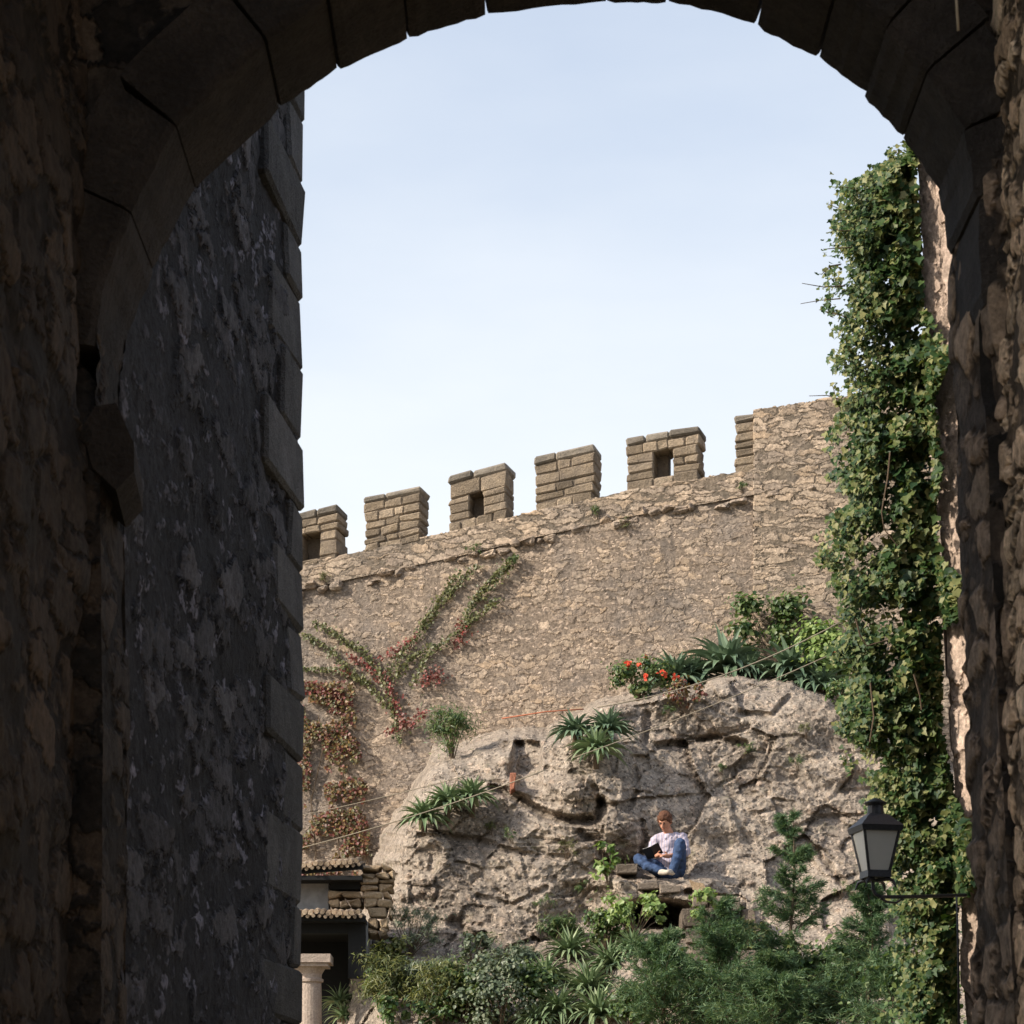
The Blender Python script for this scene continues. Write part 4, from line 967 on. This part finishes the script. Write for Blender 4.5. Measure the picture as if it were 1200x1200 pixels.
for hnd,s,dv in ((hL,-1,Vector((.75,-.55,.1))),(hR,1,Vector((-.8,-.5,.1)))):
    dv=dv.normalized();sd=dv.cross(Vector((0,0,1))).normalized()
    capsule(bd,hnd-dv*.03,hnd+dv*.025+sd*.015,.03,.026);capsule(bd,hnd-dv*.03,hnd+dv*.025-sd*.015,.03,.026)
    for k,ln in enumerate((.05,.06,.056,.045)):
        o_=hnd+dv*.04+sd*(-.03+.02*k);m_=o_+dv*ln*.6+Vector((0,0,-.008));capsule(bd,o_,m_,.0095,.009,8);capsule(bd,m_,m_+dv*ln*.4+Vector((0,0,-.022)),.009,.007,8)
    o_=hnd-dv*.02+Vector((0,0,.02));capsule(bd,o_,o_+dv*.03+Vector((0,0,.03)),.011,.01,8);capsule(bd,o_+dv*.03+Vector((0,0,.03)),o_+dv*.06+Vector((0,0,.03)),.01,.008,8)
fleshy(bd,'body','skin',.007,it=2)
for s_ in (-1,1):
    eb=MB();capsule(eb,hd+fw*.087+rt*s_*.036+upv*.018,hd+fw*.092+rt*s_*.022+upv*.014,.007,.007,8);eb.build('eye',M['cover'],PE,True)
    eb=MB();capsule(eb,hd+fw*.087+rt*s_*.046+upv*.036,hd+fw*.094+rt*s_*.018+upv*.038,.006,.007,8);eb.build('eyebrow',M['hair'],PE,True)
eb=MB();capsule(eb,hd+fw*.094+rt*-.02-upv*.055,hd+fw*.094+rt*.02-upv*.055,.005,.005,8);eb.build('mouth',M['redrope'],PE,True)
# hair
hb=MB();rr_=random.Random(3)
capsule(hb,hd+upv*.055-fw*.03,hd+upv*.0-fw*.05,.1,.085,16);capsule(hb,hd+upv*.085+fw*.02,hd+upv*.07-fw*.03,.065,.085,14)
for s in (-1,1): capsule(hb,hd+rt*s*.065+upv*.045+fw*.02,hd+rt*s*.078-upv*.0-fw*.01,.035,.026)
for k in range(16):
    a=(k/15-.5)*2.2;d=(fw*math.cos(a)+rt*math.sin(a));q=hd+upv*(.115+rr_.uniform(-.01,.01))+d*.045;capsule(hb,q,hd+upv*(.085+rr_.uniform(-.014,.012))+d*.082,.02,.009,8)
fleshy(hb,'hair','hair',.008,it=1)
# shirt: torso, shoulders, short rolled sleeves
sh=MB()
chain(sh,[(0,.04,.22),(0,.035,.27),(0,.01,.40),(0,-.025,.53)],[.165,.155,.155,.12])
for s in (-1,1):
    chain(sh,[(s*.07,.03,.2),(s*.085,.0,.42),(s*.1,-.03,.54)],[.12,.115,.09])
chain(sh,[(-.09,-.035,.575),(-.175,-.04,.545),(-.235,-.085,.40),(-.245,-.1,.36)],[.07,.078,.07,.068])
chain(sh,[(.09,-.035,.575),(.185,-.04,.545),(.235,-.075,.40),(.24,-.09,.35)],[.07,.078,.07,.068])
chain(sh,[(-.07,-.02,.6),(.0,.04,.62),(.07,-.02,.6)],[.03,.035,.03])
for s in (-1,1): chain(sh,[(s*.065,-.06,.62),(s*.035,-.13,.545)],[.022,.018])
fleshy(sh,'shirt','shirt',.012)
# jeans
je=MB()
chain(je,[(0,.05,.10),(-.10,.0,.11),(-.27,-.12,.2),(-.40,-.22,.255),(-.24,-.35,.14),(-.06,-.42,.07)],[.15,.115,.095,.075,.065,.055])
chain(je,[(0,.05,.10),(.10,.0,.11),(.17,-.2,.31),(.205,-.34,.44),(.17,-.39,.24),(.115,-.41,.07)],[.15,.115,.095,.075,.068,.058])
fleshy(je,'jeans','denim',.012)
sb_=MB();chain(sb_,[(-.05,-.425,.045),(.04,-.48,.03)],[.045,.036]);fleshy(sb_,'shoe','shoe',.01)
sb_=MB();chain(sb_,[(.11,-.40,.04),(.07,-.53,.03)],[.045,.036]);fleshy(sb_,'shoe','shoe',.01)
# open book with dark cover, held against the raised knee side
BK=thing('book','open book with black cover held in the lap of the sitting person','book',tuple(so+Vector((-.15,-.37,.31))))
Mb=Matrix.Translation(so+Vector((-.17,-.36,.335)))@Matrix.Rotation(R(-22),4,'Y')@Matrix.Rotation(R(-50),4,'X')
for s in (-1,1):
    m2=Mb@Matrix.Rotation(R(-12*s),4,'Y')
    mb=MB();mb.box(min(0,s*.12),max(0,s*.12),-.09,.09,-.008,0,m2);mb.build('cover',M['cover'],BK)
    mb=MB();mb.box(min(.002*s,s*.114),max(.002*s,s*.114),-.085,.085,.001,.012,m2);mb.build('pages',M['paper'],BK)

RZ=Matrix.Rotation(R(-14),3,'Z');PE.scale=(1.06,)*3;BK.scale=(1.06,)*3;BK.location=so+RZ@((BK.location-so)*1.06)
PE.rotation_euler.z=BK.rotation_euler.z=R(-14)
# ------------------------------------------------------------------ light, sky, camera
SUN=Vector((-.79,-.29,.54)).normalized()
el=math.asin(SUN.z);az=math.atan2(SUN.x,SUN.y)     # clockwise from +Y
l=bpy.data.lights.new('sun','SUN');l.energy=3.4;l.angle=R(2.);l.color=(1,.92,.80);lo_=bpy.data.objects.new('sun',l);COL.objects.link(lo_)
lo_.rotation_euler=SUN.to_track_quat('Z','Y').to_euler();lo_.location=(-20,-10,30)
W=bpy.data.worlds.new('World');S.world=W;W.use_nodes=True;nt=W.node_tree
sk=nt.nodes.new('ShaderNodeTexSky');sk.sky_type='NISHITA';sk.sun_disc=False;sk.sun_elevation=el;sk.sun_rotation=az
sk.dust_density=3.2;sk.air_density=1.0;sk.ozone_density=2.0;sk.altitude=50
bg=nt.nodes['Background'];tc=nt.nodes.new('ShaderNodeTexCoord');sx=nt.nodes.new('ShaderNodeSeparateXYZ');nt.links.new(tc.outputs['Generated'],sx.inputs[0])
rm=nt.nodes.new('ShaderNodeValToRGB');nt.links.new(sx.outputs[2],rm.inputs[0])
e=rm.color_ramp.elements;e[0].position=.24;e[0].color=(.82,.82,.82,1);e[1].position=.44;e[1].color=(.40,.40,.40,1)
e=e.new(.9);e.color=(.15,.15,.15,1)
cn=nt.nodes.new('ShaderNodeTexNoise');cn.inputs['Scale'].default_value=5.;cn.inputs['Detail'].default_value=6;mp=nt.nodes.new('ShaderNodeMapping');mp.inputs['Scale'].default_value=(1,1,3);nt.links.new(tc.outputs['Generated'],mp.inputs[0]);nt.links.new(mp.outputs[0],cn.inputs[0])
ma=nt.nodes.new('ShaderNodeMath');ma.operation='MULTIPLY_ADD';nt.links.new(cn.outputs[0],ma.inputs[0]);ma.inputs[1].default_value=.45;nt.links.new(rm.outputs[0],ma.inputs[2])
mb_=nt.nodes.new('ShaderNodeMath');mb_.operation='SUBTRACT';mb_.use_clamp=True;nt.links.new(ma.outputs[0],mb_.inputs[0]);mb_.inputs[1].default_value=.225
mx=nt.nodes.new('ShaderNodeMix');mx.data_type='RGBA';nt.links.new(mb_.outputs[0],mx.inputs[0]);nt.links.new(sk.outputs[0],mx.inputs[6]);mx.inputs[7].default_value=(4.4,4.55,4.66,1)
nt.links.new(mx.outputs[2],bg.inputs[0]);bg.inputs[1].default_value=.145
cam=bpy.data.cameras.new('camera');co=bpy.data.objects.new('camera',cam);COL.objects.link(co);S.camera=co
co.location=(0,0,CH);co.rotation_euler=(R(90),0,0);cam.lens=36*F/1200;cam.sensor_width=36;cam.shift_y=(HZ-600)/1200;cam.clip_end=5000;cam.clip_start=.05
cam.dof.use_dof=True;cam.dof.focus_distance=34;cam.dof.aperture_fstop=11
S.render.engine='CYCLES';S.cycles.max_bounces=5;S.cycles.diffuse_bounces=4;S.cycles.transmission_bounces=4;S.render.resolution_x=S.render.resolution_y=1024
S.view_settings.view_transform='Standard';S.view_settings.look='None';S.view_settings.exposure=0.72;S.view_settings.gamma=1
